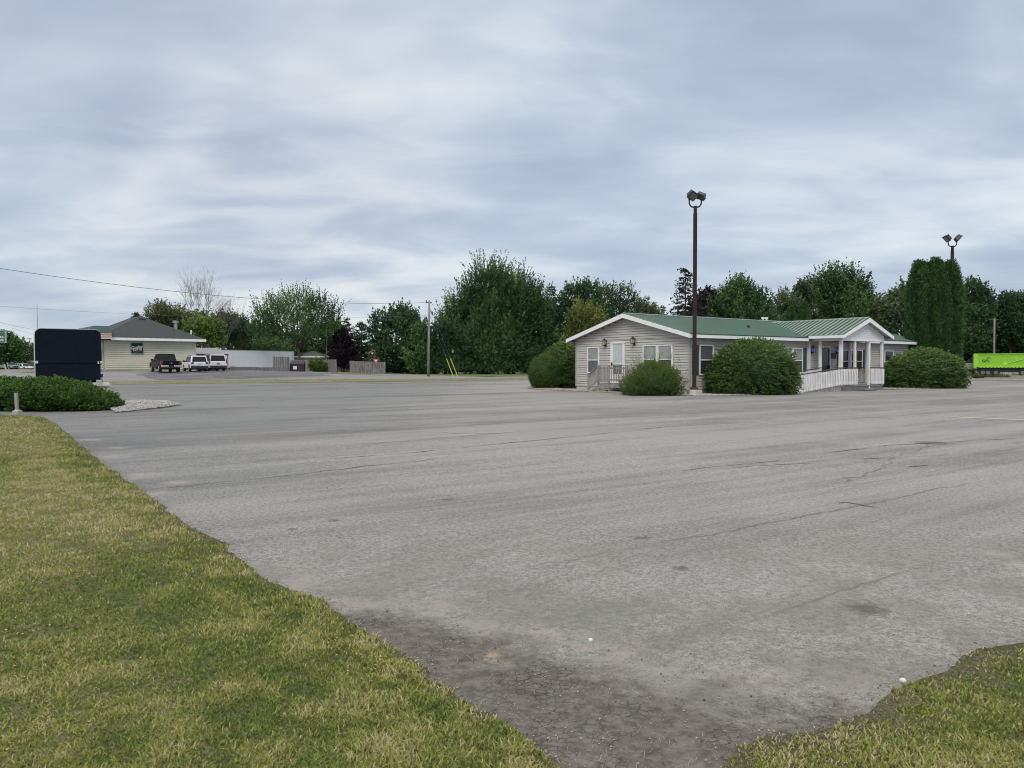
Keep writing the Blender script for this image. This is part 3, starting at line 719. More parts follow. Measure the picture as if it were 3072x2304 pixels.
def laps_x(mb, x0, x1, y, z0, z1, sgn=-1, top=None, step=LP, d=.02):
    """laps on a wall running along x facing sgn*y; top(x-extent at z) optional"""
    z = z0
    while z < z1 - 1e-4:
        zz = min(z + step, z1); a, b = (x0, x1) if top is None else top((z + zz) / 2)
        if b - a > .05:
            yo = y + sgn * (d * 2.2 + .006); g_ = step * .23; yt = y + sgn * d * 1.7
            mb.add([(a, yo, z + g_), (b, yo, z + g_), (b, yt, zz), (a, yt, zz), (a, y + sgn * .002, z + g_), (b, y + sgn * .002, z + g_), (a, y + sgn * .002, zz), (b, y + sgn * .002, zz)], [(0, 1, 2, 3), (0, 4, 5, 1), (3, 2, 7, 6)])
        z += step
def laps_y(mb, y0, y1, x, z0, z1, sgn=-1, top=None, step=LP, d=.02):
    z = z0
    while z < z1 - 1e-4:
        zz = min(z + step, z1); a, b = (y0, y1) if top is None else top((z + zz) / 2)
        if b - a > .05:
            xo = x + sgn * (d * 2.2 + .006); g_ = step * .23; xt = x + sgn * d * 1.7
            mb.add([(xo, a, z + g_), (xo, b, z + g_), (xt, b, zz), (xt, a, zz), (x + sgn * .002, a, z + g_), (x + sgn * .002, b, z + g_), (x + sgn * .002, a, zz), (x + sgn * .002, b, zz)], [(0, 1, 2, 3), (0, 4, 5, 1), (3, 2, 7, 6)])
        z += step
HL, HW, ZB, ZE = 21.2, 8.4, .37, 2.90
SL = .263
def roof_z(y): return 3.05 + (min(y, HW - y) + .4) * SL
m = MB(); m.box((.0, .0, ZB - .3), (.12, HW, ZE)); 
laps_y(m, 0.06, HW - .06, 0, ZB, ZE)
def gtop(z):
    y = (z - 3.05 + .16) / SL - .4
    return max(.06, y), min(HW - .06, HW - y)
laps_y(m, 0, HW, 0, ZE, 4.08, top=gtop)
m.prism([(.0, ZE), (HW, ZE), (HW / 2, roof_z(HW / 2) - .16)], 0, .0, .1)
m.build('wall', m_siding, house, label='gable end wall', fixn=False)
m = MB(); m.box((.12, .0, ZB - .3), (HL - .12, .12, ZE)); laps_x(m, .06, HL - .06, 0, ZB, ZE); m.build('wall', m_siding, house, label='long front wall', fixn=False)
m = MB(); m.box((.12, HW - .12, ZB - .3), (HL - .12, HW, ZE)); laps_x(m, .06, HL - .06, HW, ZB, ZE, 1); m.build('wall', m_siding, house, fixn=False)
m = MB(); m.box((HL - .12, .0, ZB - .3), (HL, HW, ZE)); m.prism([(.0, ZE), (HW, ZE), (HW / 2, roof_z(HW / 2) - .16)], 0, HL - .1, HL); laps_y(m, .06, HW - .06, HL, ZB, ZE, 1); m.build('wall', m_siding, house, fixn=False)
m = MB(); m.box((.04, .04, -.05), (HL - .04, HW - .04, ZB - .01)); m.build('foundation', m_found, house)
# corner boards
for x, y in ((0, 0), (0, HW), (HL, 0)):
    m = MB(); m.box((x - .035, y - .035, ZB), (x + .06, y + .06, ZE)); m.build('corner_trim', mat('corner_beige', (.43, .405, .38), .5), house)
# roof: two slabs, ribs, ridge cap
def slab(mb, P4, th=.05):
    P4 = [Vector(p) for p in P4]; nn = (P4[1] - P4[0]).cross(P4[3] - P4[0]).normalized()
    if nn.z < 0: nn = -nn
    q = [p - nn * th for p in P4]; mb.add(P4 + q, [(0, 1, 2, 3), (7, 6, 5, 4), (0, 4, 5, 1), (1, 5, 6, 2), (2, 6, 7, 3), (3, 7, 4, 0)])
ZR = roof_z(HW / 2)
roof = MB()
slab(roof, [(-.4, -.4, 3.05), (HL + .4, -.4, 3.05), (HL + .4, HW / 2, ZR), (-.4, HW / 2, ZR)])
slab(roof, [(-.4, HW + .4, 3.05), (HL + .4, HW + .4, 3.05), (HL + .4, HW / 2, ZR + .001), (-.4, HW / 2, ZR + .001)])
roof_o = roof.build('roof', m_roofm, house)
m = MB(); x = -.38
while x < HL + .4:
    m.bar((x, -.41, 3.06), (x, HW / 2, ZR + .012), .035, .03); m.bar((x, HW + .41, 3.06), (x, HW / 2, ZR + .012), .035, .03); x += .2286
m.build('rib', mat('roof_rib', (.11, .185, .145), .5), roof_o, label='raised seams of the metal roof')
m = MB(); m.add([(-.42, HW / 2 - .16, ZR - .01), (HL + .42, HW / 2 - .16, ZR - .01), (HL + .42, HW / 2, ZR + .045), (-.42, HW / 2, ZR + .045), (-.42, HW / 2 + .16, ZR - .01), (HL + .42, HW / 2 + .16, ZR - .01)], [(0, 1, 2, 3), (3, 2, 5, 4)])
m.build('ridge_cap', m_roofm, roof_o)
m = MB()
for xx in (11.9, 12.25):
    m.tube([(xx, HW / 2 + .5, ZR - .2), (xx, HW / 2 + .5, ZR + .16)], .06, 8); m.tube([(xx, HW / 2 + .5, ZR + .16), (xx, HW / 2 + .5, ZR + .27)], .1, 8)
m.build('vent', m_white, roof_o)
m = MB(); m.box((6.6, 1.7, roof_z(1.75) - .05), (6.75, 1.8, roof_z(1.75) + .12)); m.build('vent_pipe', m_black, roof_o)
# fascia
for fa, fb_ in ((-.42, 9.0), (14.0, HL + .42)):
    m = MB(); m.box((fa, -.44, 2.86), (fb_, -.415, 3.025)); m.build('fascia', m_white, house, label='white eave board along the front')
for da, db in ((-.40, 8.9), (14.1, HL + .4)):
    m = MB(); x = da; m.box((da, -.452, 3.040), (db, -.40, 3.066))
    while x < db - .1:
        m.box((x, -.456, 3.027), (x + .17, -.40, 3.039)); x += .2286
    m.build('drip_edge', mat('drip_dark', (.03, .05, .04), .6), roof_o)
m = MB(); m.box((-.42, HW + .415, 2.86), (HL + .42, HW + .44, 3.04)); m.build('fascia', m_white, house)
for xs in (-.44, HL + .42):
    m = MB(); m.prism([(-.44, 2.84), (-.44, 3.03), (HW / 2, ZR - .01), (HW + .44, 3.03), (HW + .44, 2.84), (HW / 2, ZR - .23)], 0, xs, xs + .03)
    m.build('fascia', m_white, house, label='white rake board on the gable')
m = MB(); m.box((-.41, -.41, 2.885), (HL + .41, -.03, 2.895)); m.box((-.41, HW + .03, 2.885), (HL + .41, HW + .41, 2.895))
for s_ in (-1, 1):
    y0 = -.4 if s_ < 0 else HW + .4
    slab(m, [(-.41, y0, 2.90), (-.026, y0, 2.90), (-.026, HW / 2, ZR - .15), (-.41, HW / 2, ZR - .15)], .01)
m.build('soffit', m_soffit, house)
# windows and doors: wall 'g' = gable (x=0, faces -x), 'f' = front (y=0, faces -y)
def onwall(w, a0, a1, z0, z1, d0, d1):
    d0 += .035 if d0 > 0 else 0; d1 += .035
    if w == 'g': return (-d1, a0, z0), (-d0, a1, z1)
    return (a0, -d1, z0), (a1, -d0, z1)
def window(w, a0, a1, z0, z1, up_m, lo_m, rail=None, shutters=(), label=None, single=False):
    t = .055; m = MB()
    m.box(*onwall(w, a0, a1, z1 - t, z1, .0, .075)); m.box(*onwall(w, a0, a1, z0, z0 + t, .0, .08))
    m.box(*onwall(w, a0, a0 + t, z0 + t, z1 - t, .0, .073)); m.box(*onwall(w, a1 - t, a1, z0 + t, z1 - t, .0, .073))
    f_ = m.build('window', m_white, house, label=label)
    r = rail or (z0 + z1) / 2
    m = MB(); m.box(*onwall(w, a0 + t, a1 - t, r - .022, r + .022, .03, .066)); m.build('rail', m_white, f_)
    m = MB(); m.box(*onwall(w, a0 + t, a1 - t, r + .022, z1 - t, .026, .045)); m.build('pane', up_m, f_)
    m = MB(); m.box(*onwall(w, a0 + t, a1 - t, z0 + t, r - .022, .026, .038)); m.build('pane', lo_m, f_)
    for s0, s1 in shutters:
        m = MB(); m.box(*onwall(w, s0, s1, z0, z1, .0, .05))
        for k in range(int((z1 - z0 - .1) / .07)):
            m.box(*onwall(w, s0 + .04, s1 - .04, z0 + .06 + k * .07, z0 + .10 + k * .07, .05, .062))
        m.build('shutter', m_shut, house)
m_gl_screen = mat('glass_screen', (.105, .11, .12), .25, spec=.6)
window('g', 6.42, 7.37, 1.12, 2.57, m_gl_blind, m_gl_screen)
window('g', 2.06, 3.04, 1.12, 2.58, m_gl_blind, m_gl_dark)
window('g', 1.02, 2.00, 1.12, 2.58, m_gl_blind, m_gl_dark)
window('f', .62, 1.63, 1.08, 2.55, m_gl_screen, m_gl_dark, shutters=((.14, .58),))
window('f', 7.2, 8.05, 1.12, 2.50, m_gl_blind, m_gl_dark, shutters=())
window('f', 8.1, 8.98, 1.12, 2.50, m_gl_blind, m_gl_dark, shutters=((9.0, 9.33),))
m_brownglass = mat('glass_warm', (.06, .045, .035), .12, spec=.8)
window('f', 12.78, 13.45, 1.12, 2.46, m_gl_dark, m_gl_dark, shutters=((12.36, 12.74),))
window('f', 13.50, 14.15, 1.12, 2.46, m_brownglass, m_brownglass)
window('f', 14.2, 14.88, 1.12, 2.46, m_brownglass, m_brownglass, shutters=((14.92, 15.32),))
window('f', 17.3, 18.3, 1.12, 2.46, m_gl_dark, m_gl_dark, shutters=((16.85, 17.25),))
def door(w, a0, a1, z0, z1, fr, leaf, glass, lo_glass, kick=.42, split=1.62, label=None, knob=None):
    t = .07; m = MB()
    m.box(*onwall(w, a0, a0 + t, z0, z1 - t, .0, .09)); m.box(*onwall(w, a1 - t, a1, z0, z1 - t, .0, .09)); m.box(*onwall(w, a0 - .02, a1 + .02, z1 - t, z1, .0, .1))
    m.box(*onwall(w, a0, a1, z0 - .05, z0, .0, .12))
    d = m.build('door', fr, house, label=label)
    m = MB(); b0, b1 = a0 + t, a1 - t
    m.box(*onwall(w, b0, b0 + .06, z0, z1 - t, .02, .06)); m.box(*onwall(w, b1 - .06, b1, z0, z1 - t, .02, .06))
    m.box(*onwall(w, b0 + .06, b1 - .06, z1 - t - .06, z1 - t, .02, .058)); m.box(*onwall(w, b0 + .06, b1 - .06, z0, z0 + kick, .02, .058))
    m.box(*onwall(w, b0 + .06, b1 - .06, split - .025, split + .025, .02, .058)); m.build('leaf', leaf, d)
    m = MB(); m.box(*onwall(w, b0 + .06, b1 - .06, split + .025, z1 - t - .06, .024, .04)); m.build('pane', glass, d)
    m = MB(); m.box(*onwall(w, b0 + .06, b1 - .06, z0 + kick, split - .025, .024, .034)); m.build('pane', lo_glass, d)
    k = knob if knob else b1 - .03
    m = MB(); m.box(*onwall(w, k - .035, k + .035, z0 + .86, z0 + 1.04, .06, .12)); m.build('handle', m_black, d)
door('g', 4.41, 5.44, .66, 2.79, m_white, m_white, m_gl_white, m_gl_screen, knob=5.34, label='white storm door on the gable end')
door('f', 10.60, 11.55, .50, 2.62, m_white_w, mat('door_dark_frame', (.10, .09, .09), .5), m_gl_dark, m_gl_dark, kick=.1, knob=11.43, label='dark glazed door under the porch')
# lanterns
m_bronze = mat('lantern_bronze', (.06, .045, .035), .45, metal=.5)
m_lglass = mat('lantern_glass', (.45, .42, .36), .2, spec=.7)
m_blue = mat('blue_bulb', (.05, .05, .6), .3, emit=(.05, .05, 1.0, .8))
def lantern(w, a, z, bulb):
    m = MB()
    def B(a0, a1, z0, z1, d0, d1): m.box(*onwall(w, a + a0, a + a1, z + z0, z + z1, d0, d1))
    B(-.05, .05, -.22, -.05, .02, .05); B(-.02, .02, -.16, -.12, .05, .14); B(-.09, .09, -.14, -.11, .05, .23)
    for q in (-.085, .07):
        B(q, q + .015, -.11, .13, .055, .07); B(q, q + .015, -.11, .13, .21, .225)
    B(-.10, .10, .13, .15, .04, .24); B(-.06, .06, .15, .20, .08, .20); B(-.02, .02, .20, .26, .12, .16)
    l_ = m.build('wall_lamp', m_bronze, house, label='porch lamp lit blue' if bulb else 'bronze lantern with clear glass')
    m = MB(); B2 = lambda a0, a1, z0, z1, d0, d1: m.box(*onwall(w, a + a0, a + a1, z + z0, z + z1, d0, d1))
    B2(-.035 if bulb else -.05, .035 if bulb else .05, -.08, .0 if bulb else .11, .095, .175); m.build('glass', m_blue if bulb else m_lglass, l_)
    if bulb:
        L_ = bpy.data.objects.new('bulb', bpy.data.lights.new('bulb', 'POINT')); C.objects.link(L_); L_.parent = house
        L_.location = (a, -.32, z); L_.data.energy = .22; L_.data.color = (.08, .08, 1); L_.data.shadow_soft_size = .05
lantern('g', 5.88, 2.76, False); lantern('g', 3.68, 2.80, False); lantern('f', 9.80, 2.40, True); lantern('f', 12.22, 2.40, True)
# open sign beside the porch door
m = MB(); m.box(*onwall('f', 11.60, 12.16, 1.93, 2.25, .025, .06)); sg = m.build('sign', m_black, house, label='small dark sign by the porch door')
text_mesh('lettering', 'OPEN', .17, mat('sign_letters', (.35, .38, .38), .6), sg, (11.88, -.062, 2.09), (math.pi / 2, 0, 0), .003)
# porch
PX0, PX1, PY = 9.41, 13.59, -2.10
PC = (PX0 + PX1) / 2; PHW = 2.44; PE, PA = 3.17, 4.13; PF = -2.45
pr = MB()
slab(pr, [(PC - PHW, PF, PE), (PC, PF, PA), (PC, 3.7, PA), (PC - PHW, .06, PE)], .04)
slab(pr, [(PC + PHW, PF, PE), (PC, PF, PA + .001), (PC, 3.7, PA + .001), (PC + PHW, .06, PE)], .04)
pr_o = pr.build('porch_roof', m_roofm, house)
m = MB(); y = PF + .02; sp_ = (PA - PE) / PHW
while y < 3.5:
    x_end = PHW if y < .06 else PHW * (1 - (y - .06) / 3.64)
    for s_ in (-1, 1): m.bar((PC + s_ * x_end, y, PA - x_end * sp_ + .018), (PC, y, PA + .018), .045, .045)
    y += .30
m.build('rib', m_roofd, pr_o, label='raised dark green seams of the porch roof')
m = MB(); m.add([(PC - .16, PF - .02, PA - .05), (PC, PF - .02, PA + .05), (PC + .16, PF - .02, PA - .05), (PC - .16, 3.7, PA - .05), (PC, 3.7, PA + .05), (PC + .16, 3.7, PA - .05)], [(0, 1, 4, 3), (1, 2, 5, 4)]); m.build('ridge_cap', m_roofm, pr_o)
m = MB(); m.prism([(PC - PHW - .02, PE - .19), (PC - PHW - .02, PE - .02), (PC, PA - .02), (PC + PHW + .02, PE - .02), (PC + PHW + .02, PE - .19), (PC, PA - .24)], 1, PF - .03, PF)
for s_ in (-1, 1):
    x = PC + s_ * (PHW + .015); m.box((min(x, x + s_ * .02), PF, PE - .18), (max(x, x + s_ * .02), -.40, PE - .03))
m.build('fascia', m_white, house, label='white boards round the porch roof')
m = MB()
for s_ in (-1, 1):
    slab(m, [(PC + s_ * PHW, PF, PE - .10), (PC, PF, PA - .09), (PC, PY - .03, PA - .09), (PC + s_ * PHW, PY - .03, PE - .10)], .01)
    m.box((PC + s_ * 2.26 - .17, PF, PE - .19), (PC + s_ * 2.26 + .17, -.05, PE - .18))
m.build('soffit', mat('porch_soffit', (.45, .45, .46), .7), house)
# shingled porch gable
m = MB(); m.prism([(PX0, 3.06), (PX1, 3.06), (PC + 2.0, PE + .04), (PC, PA - .10), (PC - 2.0, PE + .04)], 1, PY, PY + .08)
z = 3.08; r_ = 0
while z < PA - .2:
    hw = min(2.08, (PA - .12 - z - .06) / sp_); k = int(hw * 2 / .13); x = PC - hw + (r_ % 2) * .065
    while x + .12 < PC + hw:
        m.prism([(x, z + .10), (x, z + .03), (x + .03, z), (x + .09, z), (x + .12, z + .03), (x + .12, z + .10)], 1, PY - .022, PY - .004); x += .13
    z += .105; r_ += 1
m.build('gable', m_white, house, label='white fish-scale shingled porch gable')
m = MB(); m.box((PX0, PY - .02, 2.86), (PX1, PY + .12, 3.06)); m.box((PX0, PY + .12, 2.86), (PX0 + .12, -.03, 3.06)); m.box((PX1 - .12, PY + .12, 2.86), (PX1, -.03, 3.06))
m.build('beam', m_white, house)
m = MB(); m.box((PX0 + .12, PY + .12, 2.95), (PX1 - .12, -.03, 2.97)); m.build('porch_ceiling', m_soffit, house)
DZ = .47
def post(x, y, z0=DZ, z1=2.86, w=.14):
    m = MB(); m.box((x - w / 2, y - w / 2, z0), (x + w / 2, y + w / 2, z1)); m.build('porch_post', m_white_w, house, bevel=.015)
for x, y, w in ((PX0 + .07, -.12, .15), (PX0 + .07, -.82, .14), (PX0 + .08, PY + .08, .17), (PX0 + 1.40, PY + .08, .11), (PX0 + 2.79, PY + .08, .12), (PX1 - .08, PY + .08, .14), (PX1 - .08, -1.1, .1), (PX1 - .08, -.12, .14)):
    post(x, y, DZ - (.2 if abs(x - PX0 - 2.79) < .01 else 0), w=w)
m = MB(); m.box((PX0, PY, DZ - .05), (PX1, -.02, DZ)); m.build('deck', m_wood, house)
m = MB(); m.box((PX0 + .03, PY + .03, -.02), (PX1 - .03, PY + .06, DZ - .05)); m.box((PX0 + .03, PY + .06, -.02), (PX0 + .06, -.03, DZ - .05)); m.box((PX1 - .06, PY + .06, -.02), (PX1 - .03, -.03, DZ - .05)); m.build('skirt', m_bluewood, house)
def railing(name, p, q, h, mt, parent, out, cap=m_brownrail, pw=.09, gap=.055, drop=.05, label=None, round_=True):
    """pickets nailed to the outer face of two rails between bottom points p, q"""
    p = Vector(p); q = Vector(q); L = (q - p).length; d = (q - p).normalized(); hd = Vector((d.x, d.y, 0)).normalized(); o_ = Vector(out).normalized()
    m = MB(); n = max(2, int(L / (pw + gap)))
    for i in range(n):
        c = p + (q - p) * ((i + .5) / n)
        a = c - hd * pw / 2 + o_ * .03; b = c + hd * pw / 2 + o_ * .03; th = o_ * .022; z0 = .0; z1 = h - drop
        if round_:
            pts = [(a, z0 + .03), ((a + b) / 2, z0), (b, z0 + .03), (b, z1 - .03), ((a + b) / 2, z1), (a, z1 - .03)]
        else: pts = [(a, z0), (b, z0), (b, z1), (a, z1)]
        vs = [w_ + Vector((0, 0, zz)) for w_, zz in pts] + [w_ + th + Vector((0, 0, zz)) for w_, zz in pts]; k = len(pts)
        m.add(vs, [tuple(range(k))[::-1], tuple(range(k, 2 * k))] + [(j, (j + 1) % k, k + (j + 1) % k, k + j) for j in range(k)])
    for zz in (.12, h - .14): m.bar(p + Vector((0, 0, zz)) + o_ * .01, q + Vector((0, 0, zz)) + o_ * .01, .036, .08)
    r = m.build(name, mt, parent, label=label)
    m = MB(); m.bar(p + Vector((0, 0, h)), q + Vector((0, 0, h)), .14, .035); m.build('rail_cap', cap, r)
    return r
railing('railing', (PX0, PY, DZ + .03), (PX0 + 1.52, PY, DZ + .03), .92, m_white_w, house, (0, -1, 0))
railing('railing', (PX0 + 2.82, PY, DZ + .03), (PX1, PY, DZ + .03), .92, m_white_w, house, (0, -1, 0))
railing('railing', (PX1, PY, DZ + .03), (PX1, -.05, DZ + .03), .92, m_white_w, house, (1, 0, 0))
# ramp
def LW(x, y, z=0): M_ = rmat(house); return M_ @ Vector((x, y, z))
ramp = empty('wheelchair_ramp', LW(5.9, -1.6, .12), AXIS, 'wooden ramp with white picket railings rising to the porch', 'ramp')
def rl(x, y, z): return (x - 5.9, y + 1.6, z - .12)
RE = 5.55
m = MB(); slab(m, [rl(RE, PY, .10), rl(PX0 - .01, PY, DZ - .004), rl(PX0 - .01, -1.0, DZ - .004), rl(RE, -1.0, .10)], .05); m.build('ramp_deck', m_wood, ramp)
m = MB(); m.prism([(RE - 5.9, .01 - .12), (PX0 - .02 - 5.9, .16 - .12), (PX0 - .02 - 5.9, .41 - .12), (RE - 5.9, .04 - .12 + .02)], 1, PY + 1.6 - .0, PY + 1.6 + .04)
m.build('stringer', m_wood, ramp)
for x in (6.5, 7.8, 9.1):
    m = MB(); m.box(rl(x, PY + .05, .0), rl(x + .1, PY + .15, .1 + (x - RE) * .094)); m.build('leg', m_wood, ramp)
railing('railing', rl(RE, PY, .13), rl(PX0 + .0, PY, DZ + .03), .92, m_white_w, ramp, (0, -1, 0), label='long white outer picket railing')
railing('railing', rl(RE, -1.0, .13), rl(PX0 - .1, -1.0, DZ + .03), .92, m_white_w, ramp, (0, -1, 0), label='inner railing next to the house')
stp = empty('porch_step', LW(PX0 + 2.15, PY - .25, .12), AXIS, 'low grey-blue wooden step in front of the porch', 'step')
m = MB(); m.box((-.62, -.22, .12), (.62, .20, .16)); m.build('tread', m_wood, stp); m = MB(); m.box((-.58, -.18, -.12), (.58, .18, .12)); m.build('riser', m_bluewood, stp)
# gable stoop
st0 = LW(-.7, 4, .17)
stoop = empty('entry_stoop', st0, AXIS, 'weathered wooden stoop with railing below the white gable door', 'steps')
def sl(x, y, z): return (x + .7, y - 4, z - .17)
SX = -1.3
m = MB()
for k in range(9): m.box(sl(SX + k * .143, 2.9, .57), sl(SX + k * .143 + .135, 5.1, .61))
m.box(sl(SX - .02, 2.9, .40), sl(SX + .02, 5.1, .565)); m.build('platform', m_wood, stoop)
for x, y, z_ in ((SX, 2.93, 1.55), (SX, 4.25, 1.55), (SX, 5.08, 1.55), (-.15, 2.93, 1.55), (SX, 5.895, 1.15)):
    m = MB(); m.box(sl(x - .045, y - .045, .05), sl(x + .045, y + .045, z_)); m.build('post', m_wood, stoop)
railing('railing', sl(SX, 2.95, .68), sl(SX, 4.21, .68), .86, m_wood, stoop, (-1, 0, 0), cap=m_wood, pw=.045, gap=.07, round_=False)
railing('railing', sl(SX, 4.29, .68), sl(SX, 5.04, .68), .86, m_wood, stoop, (-1, 0, 0), cap=m_wood, pw=.045, gap=.06, round_=False)
railing('railing', sl(SX, 5.12, .66), sl(SX, 5.85, .20), .84, m_wood, stoop, (-1, 0, 0), cap=m_wood, pw=.045, gap=.07, round_=False, label='sloping stair railing')
m = MB()
for k in range(3): m.box(sl(SX + .06, 5.1 + k * .27, .42 - k * .15), sl(-.1, 5.1 + k * .27 + .29, .46 - k * .15))
m.box(sl(SX - .30, 4.29, .34), sl(SX - .03, 5.04, .38)); m.box(sl(SX - .28, 4.29, .2), sl(SX - .24, 5.04, .33)); m.build('tread', m_wood, stoop)
# ------------------------------------------------------------------ stones round the house and by the sign
def stones(name, poly, n, smin, smax, cols, label, seed, zoff=.0, mound=0):
    rs = np.random.RandomState(seed); poly = np.array(poly)
    lo, hi = poly.min(0), poly.max(0); P = rs.rand(n * 3, 2) * (hi - lo) + lo; P = P[in_poly(P, poly)][:n]; n = len(P)
    base = np.array([(1, 0, 0), (-1, 0, 0), (0, 1, 0), (0, -1, 0), (0, 0, 1), (0, 0, -1)], float)
    tri = np.array([(0, 2, 4), (2, 1, 4), (1, 3, 4), (3, 0, 4), (2, 0, 5), (1, 2, 5), (3, 1, 5), (0, 3, 5)])
    s = (smin + (smax - smin) * rs.rand(n) ** 2)[:, None, None]
    v = base[None] * (.6 + .7 * rs.rand(n, 6, 1)) * s * np.array([1, 1, .6])
    a = rs.rand(n) * 6.28; ca, sa = np.cos(a), np.sin(a)
    x = v[..., 0] * ca[:, None] - v[..., 1] * sa[:, None]; y = v[..., 0] * sa[:, None] + v[..., 1] * ca[:, None]
    c = poly.mean(0); md = mound * np.clip(1 - np.linalg.norm((P - c) / ((hi - lo) / 2), axis=1), 0, 1)
    z = v[..., 2] + (G(P[:, 0], P[:, 1]) + zoff + md + rs.rand(n) * smax * .5)[:, None]
    V = np.stack([x + P[:, :1], y + P[:, 1:2], z], -1).reshape(-1, 3)
    q = (np.arange(n)[:, None, None] * 6 + tri[None]).reshape(-1, 3)
    o = raw_mesh(name, V, q, leafmat('stones_' + name + str(seed), cols[0], cols[1], 0, .8), tint=np.repeat(rs.rand(n), 6), nv=3)
    tag(o, label, 'gravel', kind='stuff')
def lxy(pts): return [tuple(LW(x, y))[:2] for x, y in pts]
TAN = ((.20, .17, .13), (.48, .43, .36)); GRY = ((.20, .19, .185), (.50, .49, .475))
def bed(name, poly, m_, off=.02):
    poly = np.array(poly); c = poly.mean(0); n = len(poly); rows = [1, .66, .33, .02]
    V = []
    for r in rows:
        P = c + (poly - c) * r; V.append(np.c_[P, G(P[:, 0], P[:, 1]) + off + (0 if r < 1 else -.03)])
    V = np.vstack(V); q = np.array([(i * n + j, i * n + (j + 1) % n, (i + 1) * n + (j + 1) % n, (i + 1) * n + j) for i in range(3) for j in range(n)])
    tag(raw_mesh(name, V, q, m_), kind='structure')
m_bed = mat('bed_soil', (.24, .21, .17), .95, var=.4, vscale=8, bump=.6)
gb1 = lxy([(-.02, -.6), (-.5, 8.9), (.5, 11.5), (-1.2, 11.6), (-2.3, 9.0), (-2.05, 5), (-1.9, 2), (-1.6, -.9)])
gb2 = lxy([(-1.5, -.5), (-1.3, -1.7), (0, -2.2), (2.2, -2.3), (4.6, -2.2), (5.4, -1.6), (5.4, -.02), (-.02, -.02)])
gb3 = lxy([(13.7, -2.2), (16, -2.6), (19, -2.8), (21.5, -2.5), (22, -.5), (21, -.02), (13.7, -.02)])
for gb, cols, sd_, n_ in ((gb1, TAN, 1, 9000), (gb2, ((.2, .19, .18), (.50, .48, .45)), 2, 8000), (gb3, TAN, 3, 5000)):
    bed('flower_bed', gb, m_bed); stones('gravel', gb, n_, .02, .055, cols, ['tan gravel along the gable end of the beige house', 'grey gravel around the foot of the near light pole', 'tan gravel right of the porch'][sd_ - 1], sd_, .01)
sg_px = [(330, 1232), (350, 1212), (380, 1203), (430, 1202), (480, 1206), (510, 1213), (548, 1217), (500, 1224), (430, 1231), (380, 1236), (345, 1239)]
sgp = [hit(*p)[:2] for p in sg_px]
bed('flower_bed', sgp, m_bed, .02); stones('gravel', sgp, 9000, .015, .045, GRY, 'pale grey gravel bed right of the hedge by the black sign', 7, .02, .12)
# ------------------------------------------------------------------ shrubs by the house
def wl(x, y, z, rx, ry, rz): v = LW(x, y); return (v[0], v[1], z, rx, ry, rz)
def pb(px, Y, py_top, py_bot_z, half): pass
c = at(2258, 37.3)
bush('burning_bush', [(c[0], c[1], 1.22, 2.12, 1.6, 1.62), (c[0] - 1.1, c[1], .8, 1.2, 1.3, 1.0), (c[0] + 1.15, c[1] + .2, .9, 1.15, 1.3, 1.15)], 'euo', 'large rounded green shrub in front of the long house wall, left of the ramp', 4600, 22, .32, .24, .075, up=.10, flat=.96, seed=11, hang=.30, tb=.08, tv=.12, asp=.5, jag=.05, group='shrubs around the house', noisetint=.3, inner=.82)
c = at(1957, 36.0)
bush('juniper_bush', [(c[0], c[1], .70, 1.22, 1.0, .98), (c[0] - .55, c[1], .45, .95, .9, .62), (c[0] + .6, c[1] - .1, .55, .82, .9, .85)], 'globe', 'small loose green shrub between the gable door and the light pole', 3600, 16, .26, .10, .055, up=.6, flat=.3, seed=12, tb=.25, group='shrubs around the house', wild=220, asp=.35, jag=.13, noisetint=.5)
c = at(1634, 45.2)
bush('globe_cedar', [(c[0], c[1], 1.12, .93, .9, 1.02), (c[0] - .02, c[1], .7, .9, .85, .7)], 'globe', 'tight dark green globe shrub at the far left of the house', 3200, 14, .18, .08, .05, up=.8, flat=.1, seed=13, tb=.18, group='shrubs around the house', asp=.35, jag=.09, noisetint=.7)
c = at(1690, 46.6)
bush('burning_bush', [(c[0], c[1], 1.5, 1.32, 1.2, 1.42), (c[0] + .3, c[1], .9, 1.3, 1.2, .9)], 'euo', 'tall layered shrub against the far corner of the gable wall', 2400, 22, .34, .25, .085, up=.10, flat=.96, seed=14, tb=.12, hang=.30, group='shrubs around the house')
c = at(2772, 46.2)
bush('burning_bush', [(c[0], c[1], 1.12, 2.3, 1.5, 1.42), (c[0] - 1.2, c[1], .95, 1.25, 1.3, 1.15), (c[0] + 1.2, c[1], .9, 1.25, 1.3, 1.15)], 'euo', 'wide rounded shrub right of the white porch, below the tall cedars', 4200, 22, .34, .26, .085, up=.10, flat=.96, seed=15, tb=.16, hang=.30, noisetint=.5, jag=.05, group='shrubs around the house')
